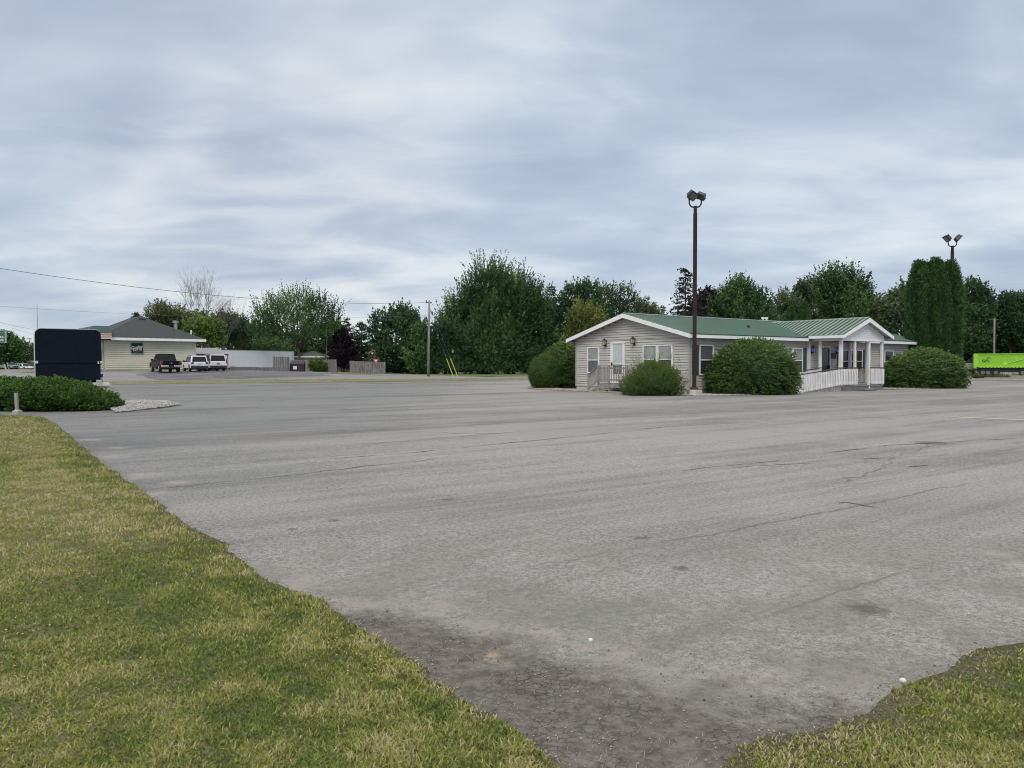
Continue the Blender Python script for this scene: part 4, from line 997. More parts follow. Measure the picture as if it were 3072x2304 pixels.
def cedar(px, Y, top, half, label, seed):
    s = Y / F; b = at(px, Y); zt = EYE + (HZ - top) * s; R = half * s; rs = np.random.RandomState(seed)
    root = empty('column_cedar', b, 0, label, 'cedar tree', 'columnar cedars at the end of the house')
    mb = MB(); mb.tube([b, (b[0], b[1], zt - .6)], [.12, .03], 6); mb.build('trunk', m_bark, root, world=True, fixn=False)
    n = 6000; t = rs.rand(n) ** .9; a = rs.rand(n) * 6.283; H = zt - b[2]
    prof = lambda t: R * np.minimum(1, .78 + .3 * t) * np.clip((1 - t) / .26, 0, 1) ** .62
    lump = 1 + .20 * (fbm(a * 1.6, t * 9, 1.0, seed) - .5) + .12 * np.sin(a * 5 + t * 4 + seed) + .30 * (fbm(a * 3, t * 26, 1.0, seed + 5) - .5)
    r = prof(t) * lump * (.85 + .17 * rs.rand(n))
    P = np.c_[b[0] + np.cos(a) * r, b[1] + np.sin(a) * r, b[2] + t * H]
    A = unit(np.c_[np.cos(a) * .75, np.sin(a) * .75, np.full(n, 1.0)] + rs.randn(n, 3) * .2)
    tint = np.clip(.15 + .5 * fbm(a * 1.5, P[:, 2] * 1.2, 1.6, seed) * rs.rand(n) * 1.3 + .8 * (lump - 1), 0, 1)  # crease shade painted into the leaf tint: ridges lighter, hollows darker
    o1 = leaf_quads(P - A * .14, A, .2 + .3 * rs.rand(n), .10, 13, .10, rs, .4, .1, 0, tint)
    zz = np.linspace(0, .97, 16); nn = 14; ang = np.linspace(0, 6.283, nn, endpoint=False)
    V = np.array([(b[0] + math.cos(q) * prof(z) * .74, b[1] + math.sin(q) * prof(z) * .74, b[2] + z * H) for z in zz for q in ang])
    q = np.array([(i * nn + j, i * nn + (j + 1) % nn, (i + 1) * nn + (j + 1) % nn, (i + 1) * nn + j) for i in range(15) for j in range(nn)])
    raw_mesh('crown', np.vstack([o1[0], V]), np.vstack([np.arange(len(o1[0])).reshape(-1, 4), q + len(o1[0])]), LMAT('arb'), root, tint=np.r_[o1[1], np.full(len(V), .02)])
for px, Y, top, hf, lb, sd_ in ((2753, 48.9, 789, 34, 'leftmost tall narrow cedar at the end of the house', 1), (2779, 49.2, 793, 29, 'narrow cedar second from left in the tall clump', 2), (2803, 48.8, 781, 36, 'middle and tallest cedar of the columnar clump', 3), (2828, 49.2, 797, 29, 'narrow cedar second from right in the tall clump', 4), (2849, 48.9, 789, 33, 'rightmost tall cedar, in front of the far light pole', 5)):
    cedar(px, Y, top, hf, lb, sd_)
# ------------------------------------------------------------------ light poles
m_pole = mat('bronze_pole', (.036, .024, .023), .6, var=.3, vscale=2, spec=.2)
m_rust = mat('rusty_base', (.10, .035, .022), .8, var=.4)
m_head = mat('lamp_head', (.035, .038, .038), .5)
m_lens = mat('lamp_lens', (.16, .17, .17), .2, spec=.7)
m_pconc = mat('pole_footing', (.62, .60, .55), .85, col2=(.36, .34, .30), vscale=4)
def light_pole(px, Y, py_arm, label, heads, bw=.30, foot=True, z_foot=.26):
    b = at(px, Y); H = EYE + (HZ - py_arm) / F * Y - b[2]
    root = empty('light_pole', b, 0, label, 'light pole', 'parking lot light poles')
    m = MB(); m.box((-.29, -.29, -.1), (.29, .29, z_foot)); m.build('footing', m_pconc, root, bevel=.02)
    m = MB(); m.box((-.21, -.21, z_foot), (.21, .21, z_foot + .035)); m.box((-.15, -.15, z_foot + .035), (.15, .15, z_foot + .11)); m.build('base_plate', m_rust, root)
    m = MB(); m.box((-.08, -.08, z_foot + .11), (.08, .08, H - .28)); m.build('pole', m_pole, root, bevel=.015)
    m = MB(); m.box((-.065, -.065, H - .28), (.065, .065, H + .05)); 
    for s_ in (-1, 1):
        pts = [(0, 0, H)] + [(s_ * (.10 + .18 * math.sin(t)), 0, H + .22 * (1 - math.cos(t))) for t in np.linspace(0, math.pi / 2, 6)] + [(s_ * .28, 0, H + .38)]
        m.tube(pts, .035, 8); m.tube([(s_ * .28, 0, H + .32), (s_ * .28, 0, H + .46)], .05, 8)
    m.build('arm', m_pole, root)
    for s_, (rx, ry, rz), (ox, oy) in heads:
        h_ = bpy.data.objects.new('lamp_head', None)
        m = MB(); w, d, t = .215, .19, .13
        # wedge shaped floodlight housing
        m.add([(-w, -d, -t), (w, -d, -t), (w, d, -t), (-w, d, -t), (-w * .82, -d * .8, t), (w * .82, -d * .8, t), (w * .82, d * .8, t), (-w * .82, d * .8, t)],
              [(0, 3, 2, 1), (4, 5, 6, 7), (0, 1, 5, 4), (1, 2, 6, 5), (2, 3, 7, 6), (3, 0, 4, 7)])
        o = m.build('lamp_head', m_head, root, bevel=.015); o.location = (s_ * .28 + ox, oy, H + .56); o.rotation_euler = (rx, ry, rz)
        m = MB(); m.box((-w + .03, -d + .03, -t - .012), (w - .03, d - .03, -t - .002)); m.build('lens', m_lens, o)
        m = MB(); m.box((-w - .012, -d - .012, -t - .001), (w + .012, d + .012, -t + .03)); m.build('rim', m_pole, o)
    return root
light_pole(2083, 36.0, 624, 'tall dark pole with two floodlights in front of the house corner', ((-1, (D2R(-38), D2R(20), D2R(35)), (.12, -.06)), (1, (D2R(28), D2R(24), D2R(-20)), (.02, .16))))
light_pole(2852, 50.4, 741, 'light pole rising behind the tall cedars', ((-1, (D2R(-10), D2R(48), 0), (-.05, 0)), (1, (D2R(-10), D2R(-48), 0), (.05, 0))))
# ------------------------------------------------------------------ black covered sign, pedestal, hedge, stub post
SY = 28.5
sb = at(206, SY); SK = SY / F
sign = empty('covered_sign', sb, AXIS, 'large black roadside sign with rounded top above the hedge', 'sign')
w0, w1 = (107 - 206) * SK / 1.15, (306 - 206) * SK / 1.15
zt = EYE + (HZ - 986) * SK - sb[2]; zm = EYE + (HZ - 1087) * SK - sb[2]; zb = EYE + (HZ - 1142) * SK - sb[2]
m_signb = mat('sign_black', (.006, .010, .020), .75, var=.2, vscale=1.5, spec=.12)
m_signw = mat('sign_white_edge', (.55, .56, .56), .5)
def rtop(x0, x1, z0, z1, r, n=7):
    return [(x0, z0), (x1, z0), (x1, z1 - r)] + [(x1 - r + r * math.cos(t), z1 - r + r * math.sin(t)) for t in np.linspace(0, math.pi / 2, n)[1:]] + [(x0 + r - r * math.sin(t), z1 - r + r * math.cos(t)) for t in np.linspace(0, math.pi / 2, n)]
m = MB(); m.prism(rtop(w0, w1, zm + .01, zt, .21), 1, 0, .42); m.build('cabinet', m_signw, sign)
m = MB(); m.prism(rtop(w0 + .012, w1, zm - .03, zt - .022, .20), 1, -.03, -.002); m.build('cover', m_signb, sign, label='upper black cover')
m = MB(); m.box((w0 + .01, .05, zb + .06), (w1 - .02, .40, zm - .01)); m.build('cabinet', m_signw, sign)
m = MB(); m.box((w0 + .02, -.01, zb + .02), (w1 - .02, .048, zm - .005)); m.build('cover', m_signb, sign, label='lower black cover')
for bx in (((w0 - .02, -.06, zm - .04), (w0 + .10, .0, zm + .05)), ((w1 - .12, -.06, zm - .05), (w1 - .07, -.031, zm + .04)), ((w1 - .03, -.06, zm - .04), (w1 + .03, .30, zm + .05))):
    m = MB(); m.box(*bx); m.build('bracket', m_signw, sign)
m = MB(); m.box((w0 + .1, .1, .65), (w1 - .16, .32, zb + .06)); m.build('mount', m_signb, sign)
m = MB(); m.box((w1 - .02, .0, zb + .12), (w1 + .06, .08, zb + .24)); m.build('junction_box', m_black, sign)
m = MB(); m.tube([(w1 + .02, .04, zb + .12), (w1 + .03, .04, zb - .0), (w1 + .08, .04, zb - .10), (w1 + .2, .04, zb - .13)], .014, 6); m.build('cable', m_black, sign)
ped = empty('sign_pedestal', (sb[0], SY + .2, sb[2]), AXIS, 'whitewashed masonry pedestal under the black sign', 'pedestal')
m_ped = mat('whitewashed_brick', (.60, .58, .55), .85, col2=(.30, .29, .28), vscale=4, bump=.4)
zp = EYE + (HZ - 1151) * SK - sb[2]
m = MB(); m.box((w0 - .1, -.28, zp - .1), (w1 + .20, .38, zp)); m.build('cap', m_ped, ped, bevel=.01)
m = MB(); z = 0; r_ = 0
while z < zp - .15:
    x = w0 - .04 + (r_ % 2) * .2 - .2
    while x < w1 + .12:
        m.box((max(x, w0 - .04), -.22, z), (min(x + .385, w1 + .14), .32, z + .185)); x += .40
    z += .20; r_ += 1
m.build('blockwork', m_ped, ped, bevel=.008)
m = MB(); m.box((w0 - .03, -.21, 0), (w1 + .13, .31, zp - .1)); m.build('mortar', mat('mortar', (.3, .29, .28), .9), ped)
# hedge
hc = at(150, 24.6); HGz = float(G(hc[0], hc[1]))
hl = []
for px, Y, top, half in ((-260, 25.2, 1128, 75), (-160, 25.2, 1128, 75), (-60, 25.0, 1130, 70), (20, 24.8, 1136, 70), (95, 24.6, 1138, 70), (165, 24.6, 1138, 66), (232, 24.7, 1148, 60), (283, 25.0, 1172, 52), (312, 25.1, 1195, 34)):
    c = at(px, Y); ztp = EYE + (HZ - top) * Y / F; hh = (ztp - HGz) / 2
    hl.append((c[0], Y, HGz + hh * .9, half * Y / F * 1.1, .9, hh * 1.12))
bush('hedge', hl, 'yew', 'dense clipped green hedge in front of the black sign', 13000, 9, .15, .08, .055, up=.5, flat=.55, seed=21, cat='hedge', gz=HGz, tb=.16, jag=.09, inner=.84, asp=.6, tv=.22, noisetint=.7)
pp = hit(50, 1247)
stub = empty('wooden_post', pp, 0, 'short grey wooden post on a concrete block before the hedge', 'post')
m = MB(); m.box((-.095, -.095, -.05), (.095, .095, .14)); m.build('block', m_conc, stub, bevel=.01)
m = MB(); m.bar((0, 0, .14), (-.03, 0, .66), .075, .075, (0, 1, 0)); m.build('shaft', m_wood, stub)
m = MB(); m.box((-.06, -.06, .14), (.06, .06, .165)); m.build('bracket', m_signw, stub)
# ------------------------------------------------------------------ yellow-sided store
SA = at(315, 81.0); SB2 = at(588, 86.9)
ang = math.atan2(SB2[1] - SA[1], SB2[0] - SA[0]); WL = math.hypot(SB2[0] - SA[0], SB2[1] - SA[1])
SZ = EYE + (HZ - 1109) * 81.0 / F - .05
store = empty('store', (SA[0], SA[1], SZ), ang, 'pale yellow sided store with dark hipped shingle roof', 'building')
m_ysid = mat('yellow_siding', (.62, .61, .48), .6, var=.08, vscale=.6)
m_shing = mat('shingles', (.050, .056, .062), .9, var=.35, vscale=9, bump=.4, bscale=12)
EV = EYE + (HZ - 1020.5) * 81.0 / F - SZ    # soffit height
DP = 14.0
m = MB(); m.box((0, 0, -.3), (WL, .2, EV)); laps_x(m, .05, WL - .05, 0, .02, EV, step=.23, d=.035); m.build('wall', m_ysid, store, fixn=False, label='yellow sided wall')
m = MB(); m.box((0, .2, -.3), (.2, DP, EV)); laps_y(m, .2, DP, 0, .02, EV, step=.23, d=.035); m.build('wall', m_ysid, store, fixn=False)
m = MB(); m.box((WL - .2, .2, -.3), (WL, DP, EV)); laps_y(m, .2, DP, WL, .02, EV, 1, step=.23, d=.035); m.build('wall', m_ysid, store, fixn=False)
m = MB(); m.box((.2, DP - .2, -.3), (WL - .2, DP, EV)); m.build('wall', m_ysid, store)
for x in (-.03, WL - .07):
    m = MB(); m.box((x, -.05, 0), (x + .1, .05, EV)); m.build('corner_trim', m_ysid, store)
KX = (lambda k: (k * (SA[1] - 1.2) - SA[0] - .7) / (math.cos(ang) - k * math.sin(ang)))((330 - 1536) / F)
OV = .85; zf = EV + .27; half = WL / 2 + OV; rise = EYE + (HZ - 951) * 89.0 / F - SZ - zf
m = MB(); x0, x1, y0, y1 = -OV, WL + OV, -OV, DP + OV
apx = [(WL / 2, y0 + half, zf + rise), (WL / 2, y1 - half, zf + rise)]
m.add([(x0, y0, zf), (x1, y0, zf), (x1, y1, zf), (x0, y1, zf), apx[0], apx[1]], [(0, 1, 4), (1, 2, 5, 4), (2, 3, 5), (3, 0, 4, 5)])
m.add([(x0, y0, zf - .02), (x1, y0, zf - .02), (x1, y1, zf - .02), (x0, y1, zf - .02)], [(0, 1, 2, 3)])
rf = m.build('roof', m_shing, store)
m = MB(); m.box((WL / 2 - .35, y0 + half - 1.0, zf + rise - .62), (WL / 2 + .35, y0 + half - .6, zf + rise - .32)); m.build('vent', m_black, rf)
m = MB(); px_ = WL - 1.0; m.tube([(px_, 4.0, zf + .4), (px_, 4.0, zf + 2.0)], .2, 10); m.tube([(px_, 4.0, zf + 2.0), (px_, 4.0, zf + 2.25)], .33, 10); m.build('flue', mat('galvanised', (.38, .39, .40), .4, metal=.7), rf)
m = MB(); m.tube([(WL + .3, 2.6, zf + .2), (WL + .3, 2.6, zf + 1.15)], .09, 8); m.build('pipe', m_white, rf)
m = MB(); m.box((KX + .05, y0 - .03, EV), (x1, y0, zf)); m.box((x0 - .03, 9.1, EV), (x0, y1, zf)); m.box((x1, y0 - .03, EV), (x1 + .03, y1, zf)); m.box((x0, y1, EV), (x1, y1 + .03, zf)); m.build('fascia', m_white, store)
m = MB(); m.box((x0, y0, EV), (x1, -.03, EV + .02)); m.box((x0, -.03, EV), (-.03, y1, EV + .02)); m.box((WL + .03, -.03, EV), (x1, y1, EV + .02)); m.build('soffit', m_soffit, store)
# store canopy with striped band on the left front
CZ0, CZ1 = EYE + (HZ - 1016) * 80 / F - SZ, EYE + (HZ - 999) * 80 / F - SZ; CZ2 = EYE + (HZ - 977) * 80 / F - SZ
m = MB(); m.box((-1.9, -1.25, CZ0), (KX, 9, CZ1)); cn = m.build('canopy', m_white, store, label='white striped canopy band')
m = MB(); hh = (CZ1 - CZ0)
for f0, f1 in ((.20, .42), (.56, .80)): m.box((-1.92, -1.27, CZ0 + hh * f0), (KX + .02, 9.02, CZ0 + hh * f1))
m.build('stripe', mat('orange_stripe', (.50, .22, .08), .6), cn)
m = MB(); m.add([(-2.0, -1.35, CZ1 + .03), (KX + .02, -1.35, CZ1 + .03), (KX + .02, 9.2, CZ1 + .03), (-2.0, 9.2, CZ1 + .03), (-1.0, -.35, CZ2), (KX - .1, -.35, CZ2), (KX - .1, 8, CZ2), (-1.0, 8, CZ2)], [(0, 1, 5, 4), (1, 2, 6, 5), (2, 3, 7, 6), (3, 0, 4, 7), (4, 5, 6, 7), (3, 2, 1, 0)])
m.build('mansard', mat('green_mansard', (.045, .085, .075), .7, spec=.2), cn)
m = MB()
for k in range(3):
    m.box((-.09, 1.0 + k * 1.6, .6), (-.045, 2.4 + k * 1.6, 2.3))
m.build('window', m_gl_dark, store)
# the green wall sign
gs0, gs1 = .0, .0
def storex(px):
    k = (px - 1536) / F; return (k * SA[1] - SA[0]) / (math.cos(ang) - k * math.sin(ang))
g0, g1 = storex(392), storex(430); gy = SA[1] + (g0 + g1) / 2 * math.sin(ang); gz0, gz1 = EYE + (HZ - 1062) * gy / F - SZ, EYE + (HZ - 1028) * gy / F - SZ
gx, gzc = (g0 + g1) / 2, (gz0 + gz1) / 2
wsign = empty('wall_sign', tuple(rmat(store) @ Vector((gx, -.1, gzc))), ang, 'square green lit-box sign with slanted white lettering on the yellow wall', 'sign')
hw_, hh_ = (g1 - g0) / 2, (gz1 - gz0) / 2
m = MB(); m.box((-hw_, -.08, -hh_), (hw_, .06, hh_)); m.build('frame', mat('sign_frame', (.30, .36, .35), .4, metal=.4), wsign, bevel=.01)
m = MB(); m.box((-hw_ + .06, -.09, -hh_ + .06), (hw_ - .06, -.082, hh_ - .06)); m.build('panel', mat('sign_green', (.006, .060, .04), .6, spec=.15), wsign)
mlw = mat('sign_white', (.62, .66, .66), .5)
text_mesh('lettering', 'Quaker', .44, mlw, wsign, (-.03, -.1, .12), (math.pi / 2, D2R(-10), 0), .004, .35, sx=.9, bold=.012)
text_mesh('lettering', 'STATE', .32, mlw, wsign, (.0, -.1, -.13), (math.pi / 2, D2R(-6), 0), .004, .25, sx=.95, bold=.010)
m = MB(); m.prism([(-.42, -.32), (-.1, -.36), (.2, -.30), (.42, -.18), (.44, -.25), (.22, -.40), (-.1, -.46), (-.36, -.42)], 1, -.1, -.093); m.build('emblem', mat('sign_red', (.25, .03, .02), .5), wsign)
m = MB(); m.prism([(.3, .1), (.42, .12), (.5, -.1), (.42, -.3), (.3, -.22), (.38, -.08)], 1, -.102, -.094); m.build('emblem', mat('sign_brown', (.22, .12, .04), .5), wsign)
# shed with ribbed metal roof right of the store
shA = at(588, 92.5)
shed = empty('carport', (shA[0], shA[1], SZ - .15), ang, 'lean-to carport with grey ribbed metal roof beside the yellow store', 'carport')
z_hi = EYE + (HZ - 1043) * 95 / F - SZ + .15; z_lo = EYE + (HZ - 1061) * 92 / F - SZ + .15
m_rib = mat('grey_metal_roof', (.34, .34, .36), .4, var=.1)
SW = 3.9
m = MB(); slab(m, [(-.3, 0, z_lo), (SW, 0, z_lo), (SW - .1, 3.4, z_hi), (-.3, 3.4, z_hi)], .05); r_ = m.build('roof', m_rib, shed)
m = MB()
for k in range(15): m.bar((-.2 + k * .28, -.01, z_lo + .02), (-.2 + k * .28, 3.4, z_hi + .02), .05, .05)
m.build('rib', mat('grey_metal_rib', (.22, .22, .24), .4), r_)
m = MB(); m.box((-.3, -.05, z_lo - .16), (SW, -.01, z_lo - .03)); m.build('fascia', m_black, shed)
for x in (-.1, SW - .1):
    for y in (.1, 3.2):
        m = MB(); m.box((x, y, -.4), (x + .1, y + .1, z_lo - .05)); m.build('post', m_wood, shed)
m = MB(); m.box((-.2, 3.3, -.4), (SW - .1, 3.38, z_hi - .1)); m.build('back_wall', mat('dark_boards', (.06, .055, .05), .9), shed)
# ------------------------------------------------------------------ vehicles
m_tyre = mat('tyre', (.016, .016, .017), .85); m_rim = mat('rim', (.42, .42, .43), .3, metal=.8)
m_cglass = mat('car_glass', (.008, .010, .014), .12, spec=.35); m_plast = mat('black_plastic', (.02, .02, .022), .6)
m_tail = mat('tail_light', (.16, .010, .010), .2, spec=.7); m_chrome = mat('chrome', (.55, .56, .57), .2, metal=.9); m_plate = mat('number_plate', (.5, .52, .55), .4)
m_platet = mat('plate_dark', (.08, .08, .1), .5)
def wheels(root, xs, yw, r, w=.24, rim=m_rim):
    for x in xs:
        for s_ in (-1, 1):
            m = MB(); yo = s_ * yw; m.tube([(x, yo - s_ * w, r), (x, yo, r)], r, 20); wo_ = m.build('wheel', m_tyre, root, bevel=.02)
            m = MB(); m.tube([(x, yo - s_ * .02, r), (x, yo + s_ * .012, r)], r * .62, 16)
            for k in range(5):
                a = k * 1.2566; m.bar((x, yo + s_ * .02, r), (x + math.cos(a) * r * .58, yo + s_ * .02, r + math.sin(a) * r * .58), .06, .02, (0, 1, 0))
            m.build('rim', rim, wo_)
def body_side(L0, L1, zlo, ztop, arches, r, n=9):
    """side outline with wheel arches; ztop = list of (x,z) from rear to front"""
    pts = [(L0, zlo)]
    for ax in sorted(arches):
        pts += [(ax + (r + .06) * math.cos(t), max(zlo, r + (r + .07) * math.sin(t))) for t in np.linspace(math.pi, 0, n)]
    pts += [(L1, zlo)] + list(reversed(ztop)); return pts
def cabin(mb, x0, x1, x2, x3, z0, z1, w0_, w1_):
    """frustum cabin: x0..x3 at belt, x1..x2 at roof"""
    mb.add([(x0, -w0_, z0), (x3, -w0_, z0), (x3, w0_, z0), (x0, w0_, z0), (x1, -w1_, z1), (x2, -w1_, z1), (x2, w1_, z1), (x1, w1_, z1)],
           [(0, 3, 2, 1), (4, 5, 6, 7), (0, 1, 5, 4), (1, 2, 6, 5), (2, 3, 7, 6), (3, 0, 4, 7)])
def lerp(a, b, t): return tuple(a[i] + (b[i] - a[i]) * t for i in range(3))
def panel(mb, quad, u0, u1, v0, v1, off, th=.012):
    """inset panel on a quad [bl, br, tr, tl]; off = outward vector"""
    P = lambda u, v: Vector(lerp(lerp(quad[0], quad[1], u), lerp(quad[3], quad[2], u), v))
    o = Vector(off).normalized() * th; q = [P(u0, v0), P(u1, v0), P(u1, v1), P(u0, v1)]
    mb.add([p for p in q] + [p + o for p in q], [(0, 1, 2, 3), (7, 6, 5, 4), (0, 4, 5, 1), (1, 5, 6, 2), (2, 6, 7, 3), (3, 7, 4, 0)])
def windows(root, x0, x1, x2, x3, z0, z1, w0_, w1_, splits, rear=True, front=True, name='window'):
    for s_ in (-1, 1):
        quad = [(x0, s_ * w0_, z0), (x3, s_ * w0_, z0), (x2, s_ * w1_, z1), (x1, s_ * w1_, z1)]
        for a, b in splits:
            m = MB(); panel(m, quad, a, b, .06, .90, (0, s_, .2)); m.build('side_window', m_cglass, root)
    if rear:
        m = MB(); panel(m, [(x0, -w0_, z0), (x0, w0_, z0), (x1, w1_, z1), (x1, -w1_, z1)], .07, .93, .06, .86, (-1, 0, .3)); m.build('rear_window', m_cglass, root)
    if front:
        m = MB(); panel(m, [(x3, -w0_, z0), (x3, w0_, z0), (x2, w1_, z1), (x2, -w1_, z1)], .05, .95, .05, .92, (1, 0, .3)); m.build('windscreen', m_cglass, root)
def mirrors(root, x, w, z, mt):
    for s_ in (-1, 1):
        m = MB(); m.box((x, min(s_ * w, s_ * (w + .22)), z), (x + .12, max(s_ * w, s_ * (w + .22)), z + .2)); m.build('mirror', mt, root, bevel=.03)
NOSE = math.atan2(.817, -.577)
def pickup(pos, rz, col, label, name='pickup_truck', glass_rear=True, tail=True, group=None, cw=.97):
    paint = mat('paint_' + label[:12], col, .4, coat=.0, spec=.15)
    r = empty(name, pos, rz, label, 'pickup truck', group)
    top = [(-2.9, .62), (-2.92, 1.16), (-.95, 1.18), (-.9, 1.16), (1.45, 1.14), (2.6, 1.06), (2.88, .95), (2.9, .55)]
    m = MB(); m.prism(body_side(-2.9, 2.9, .48, top, (-1.85, 1.85), .40), 1, -cw, cw); m.build('body', paint, r, bevel=.06, seg=3)
    m = MB(); cabin(m, -.98, -.72, .75, 1.5, 1.12, 1.88, cw - .04, cw - .22); m.build('cab', paint, r, bevel=.06, seg=3)
    windows(r, -.98, -.72, .75, 1.5, 1.12, 1.88, cw - .04, cw - .22, ((.06, .36), (.40, .86)))
    for q0, q1 in ((-cw + .02, -.25), (.25, cw - .02)):
        m = MB(); m.box((-3.08, q0, .50), (-2.93, q1, .70)); m.build('bumper', m_chrome, r, bevel=.03)
    m = MB(); m.box((-3.02, -.25, .46), (-2.93, .25, .66)); m.build('bumper', m_plast, r)
    m = MB(); m.box((-2.955, -cw + .26, .74), (-2.93, cw - .26, 1.13)); tg = m.build('tailgate', paint, r, bevel=.02)
    m = MB(); m.prism([(-.15, .93), (-.05, .93), (-.05, .96), (.05, .96), (.05, .93), (.15, .93), (.15, .90), (.05, .90), (.05, .87), (-.05, .87), (-.05, .90), (-.15, .90)], 0, -2.97, -2.957); m.build('emblem', m_chrome, tg)
    for s_ in (-1, 1):
        m = MB(); y0, y1 = sorted((s_ * (cw - .21), s_ * (cw + .012))); m.box((-2.95, y0, .74), (-2.80, y1, 1.12)); m.build('tail_light', m_tail, r, bevel=.02)
        m = MB(); y0, y1 = sorted((s_ * (cw - .35), s_ * (cw - .02))); m.box((2.84, y0, .72), (2.92, y1, .92)); m.build('headlight', m_plate, r, bevel=.02)
    m = MB(); m.box((2.88, -.6, .66), (2.93, .6, .92)); m.build('grille', m_plast, r)
    m = MB(); m.box((-2.6, -.5, .3), (2.4, .5, .5)); m.build('underbody', m_plast, r)
    wheels(r, (-1.85, 1.85), cw, .40); mirrors(r, .95, cw - .02, 1.16, m_plast); return r
def suv(pos, rz, col, label, L=4.23, W=1.8, H=1.69, name='suv', cat='car', spare=False, roof=None, plate=m_plate, lights='square', group=None, belt=1.02):
    paint = mat('paint_' + label[:14], col, .35, coat=.2)
    r = empty(name, pos, rz, label, cat, group); h = L / 2; w = W / 2
    top = [(-h, .55), (-h - .02, belt), (h * .38, belt), (h * .9, belt - .10), (h - .02, belt - .28), (h, .5)]
    ax = L * .30
    m = MB(); m.prism(body_side(-h, h, .34, top, (-ax, ax), .34), 1, -w, w); m.build('body', paint, r, bevel=.07, seg=3)
    cz = (-h + .02, -h + .28, h * .18, h * .42, belt - .03, H, w - .03, w - .17)
    m = MB(); cabin(m, *cz); m.build('cabin', paint, r, bevel=.07, seg=3)
    windows(r, *cz, ((.10, .34), (.37, .60), (.63, .90)))
    m = MB(); m.box((-h - .04, -w + .02, .36), (-h + .02, w - .02, .62)); m.build('bumper', m_plast, r, bevel=.03)
    for s_ in (-1, 1):
        if lights == 'square':
            m = MB(); y0, y1 = sorted((s_ * (w - .30), s_ * (w - .05))); m.box((-h - .045, y0, .80), (-h - .02, y1, 1.0)); tl = m.build('tail_light', m_plast, r, bevel=.02)
            m = MB(); y0, y1 = sorted((s_ * (w - .22), s_ * (w - .13))); m.box((-h - .055, y0, .86), (-h - .046, y1, .94)); m.build('lens', m_chrome, tl)
        else:
            m = MB(); y0, y1 = sorted((s_ * (w - .10), s_ * (w + .01))); m.box((-h - .03, y0, .85), (-h + .08, y1, 1.42)); m.build('tail_light', m_tail, r, bevel=.02)
        m = MB(); y0, y1 = sorted((s_ * (w - .35), s_ * (w - .04))); m.box((h - .06, y0, .66), (h + .01, y1, .84)); m.build('headlight', m_plate, r, bevel=.02)
    m = MB(); m.box((-h - .04, -.16, .76), (-h - .022, .16, .9)); m.build('number_plate', plate, r)
    m = MB(); m.box((-h + .2, -w + .3, .22), (h - .2, w - .3, .36)); m.build('underbody', m_plast, r)
    for s_ in (-1, 1):
        m = MB(); m.bar((-h + .5, s_ * (w - .26), H + .03), (h * .1, s_ * (w - .26), H + .03), .04, .04); m.build('roof_rail', m_plast, r)
    wheels(r, (-ax, ax), w, .34, .22); mirrors(r, h * .28, w - .02, belt, m_plast); return r
gp = 'vehicles parked beside the yellow store'
def park(px, Y, L): # rear centre at px, heading along the site grid
    p = at(px, Y); c = np.array([p[0] + math.cos(NOSE) * L / 2, p[1] + math.sin(NOSE) * L / 2]); return (c[0], c[1], float(G(*c)) + .012)
pickup(park(514, 76.5, 5.8), NOSE, (.006, .006, .009), 'black pickup truck parked tail-out beside the yellow store', group=gp)
suv(park(599, 82, 4.2), NOSE, (.72, .73, .74), 'small white suv with square tail lights between the black pickup and the larger white one', group=gp)
suv(park(655, 88.5, 4.9), NOSE, (.70, .71, .72), 'larger white suv parked rightmost by the carport', L=4.9, W=1.95, H=1.90, lights='tall', plate=m_platet, belt=1.12, group=gp)
# cars on the far left
g2 = 'cars parked across the street on the far left'
def far(px, Y): p = at(px, Y); return (p[0], p[1], p[2] + .01)
suv(far(92, 196), D2R(-25), (.06, .09, .075), 'dark green car parked rightmost in the far left row', L=4.8, W=1.85, H=1.5, belt=.9, group=g2)
suv(far(72, 190), D2R(-25), (.75, .76, .78), 'low white car behind the silver pickup on the far left', L=4.8, W=1.85, H=1.5, belt=.85, group=g2)
pickup(far(25, 184), D2R(-25), (.20, .24, .30), 'silver blue pickup truck nearest the yellow bollard', group=g2)
# ------------------------------------------------------------------ white semi-trailer
ta = at(662, 118); tb_ = at(882, 131)
tl = math.hypot(tb_[0] - ta[0], tb_[1] - ta[1]); tan_ = math.atan2(tb_[1] - ta[1], tb_[0] - ta[0])
tg_z = float(G(ta[0], ta[1]))
trail = empty('semi_trailer', (ta[0], ta[1], EYE + (HZ - 1103.5) * 122 / F - 1.0), tan_, 'long white box semi-trailer parked behind the fence', 'trailer')
m_tw = mat('trailer_white', (.93, .95, .97), .45, var=.05, vscale=1)
m = MB(); m.box((-3, 0, 1.0), (tl, 2.6, 3.80)); m.build('body', m_tw, trail)
m = MB(); m.box((-3, -.015, 3.73), (tl + .01, -.002, 3.82)); m.box((-3, -.015, .96), (tl, -.002, 1.08)); m.box((tl - .3, -.02, 1.0), (tl - .2, -.003, 3.6)); m.build('trim', mat('trailer_rail', (.4, .42, .44), .4, metal=.5), trail)
m = MB()
for k in range(28): m.box((-2.7 + k * .55, -.012, 1.09), (-2.66 + k * .55, -.002, 3.54))
m.build('rivet_strip', mat('trailer_seam', (.90, .925, .95), .4), trail)
m = MB(); m.box((tl + .002, .05, 1.05), (tl + .05, 2.55, 3.56)); m.build('door', m_white, trail)
m = MB(); m.box((-3, .8, .75), (tl - .3, 1.8, .99)); m.build('chassis', m_black, trail)
for x in (tl - 6.6, tl - 5.3):
    m = MB(); m.tube([(x, .05, -.1 + .5), (x, .6, -.1 + .5)], .5, 18); m.build('wheel', m_tyre, trail)
for y_ in (.2, 2.2):
    m = MB(); m.box((2, y_, -.2), (2.12, y_ + .15, .9)); m.build('landing_leg', m_black, trail)
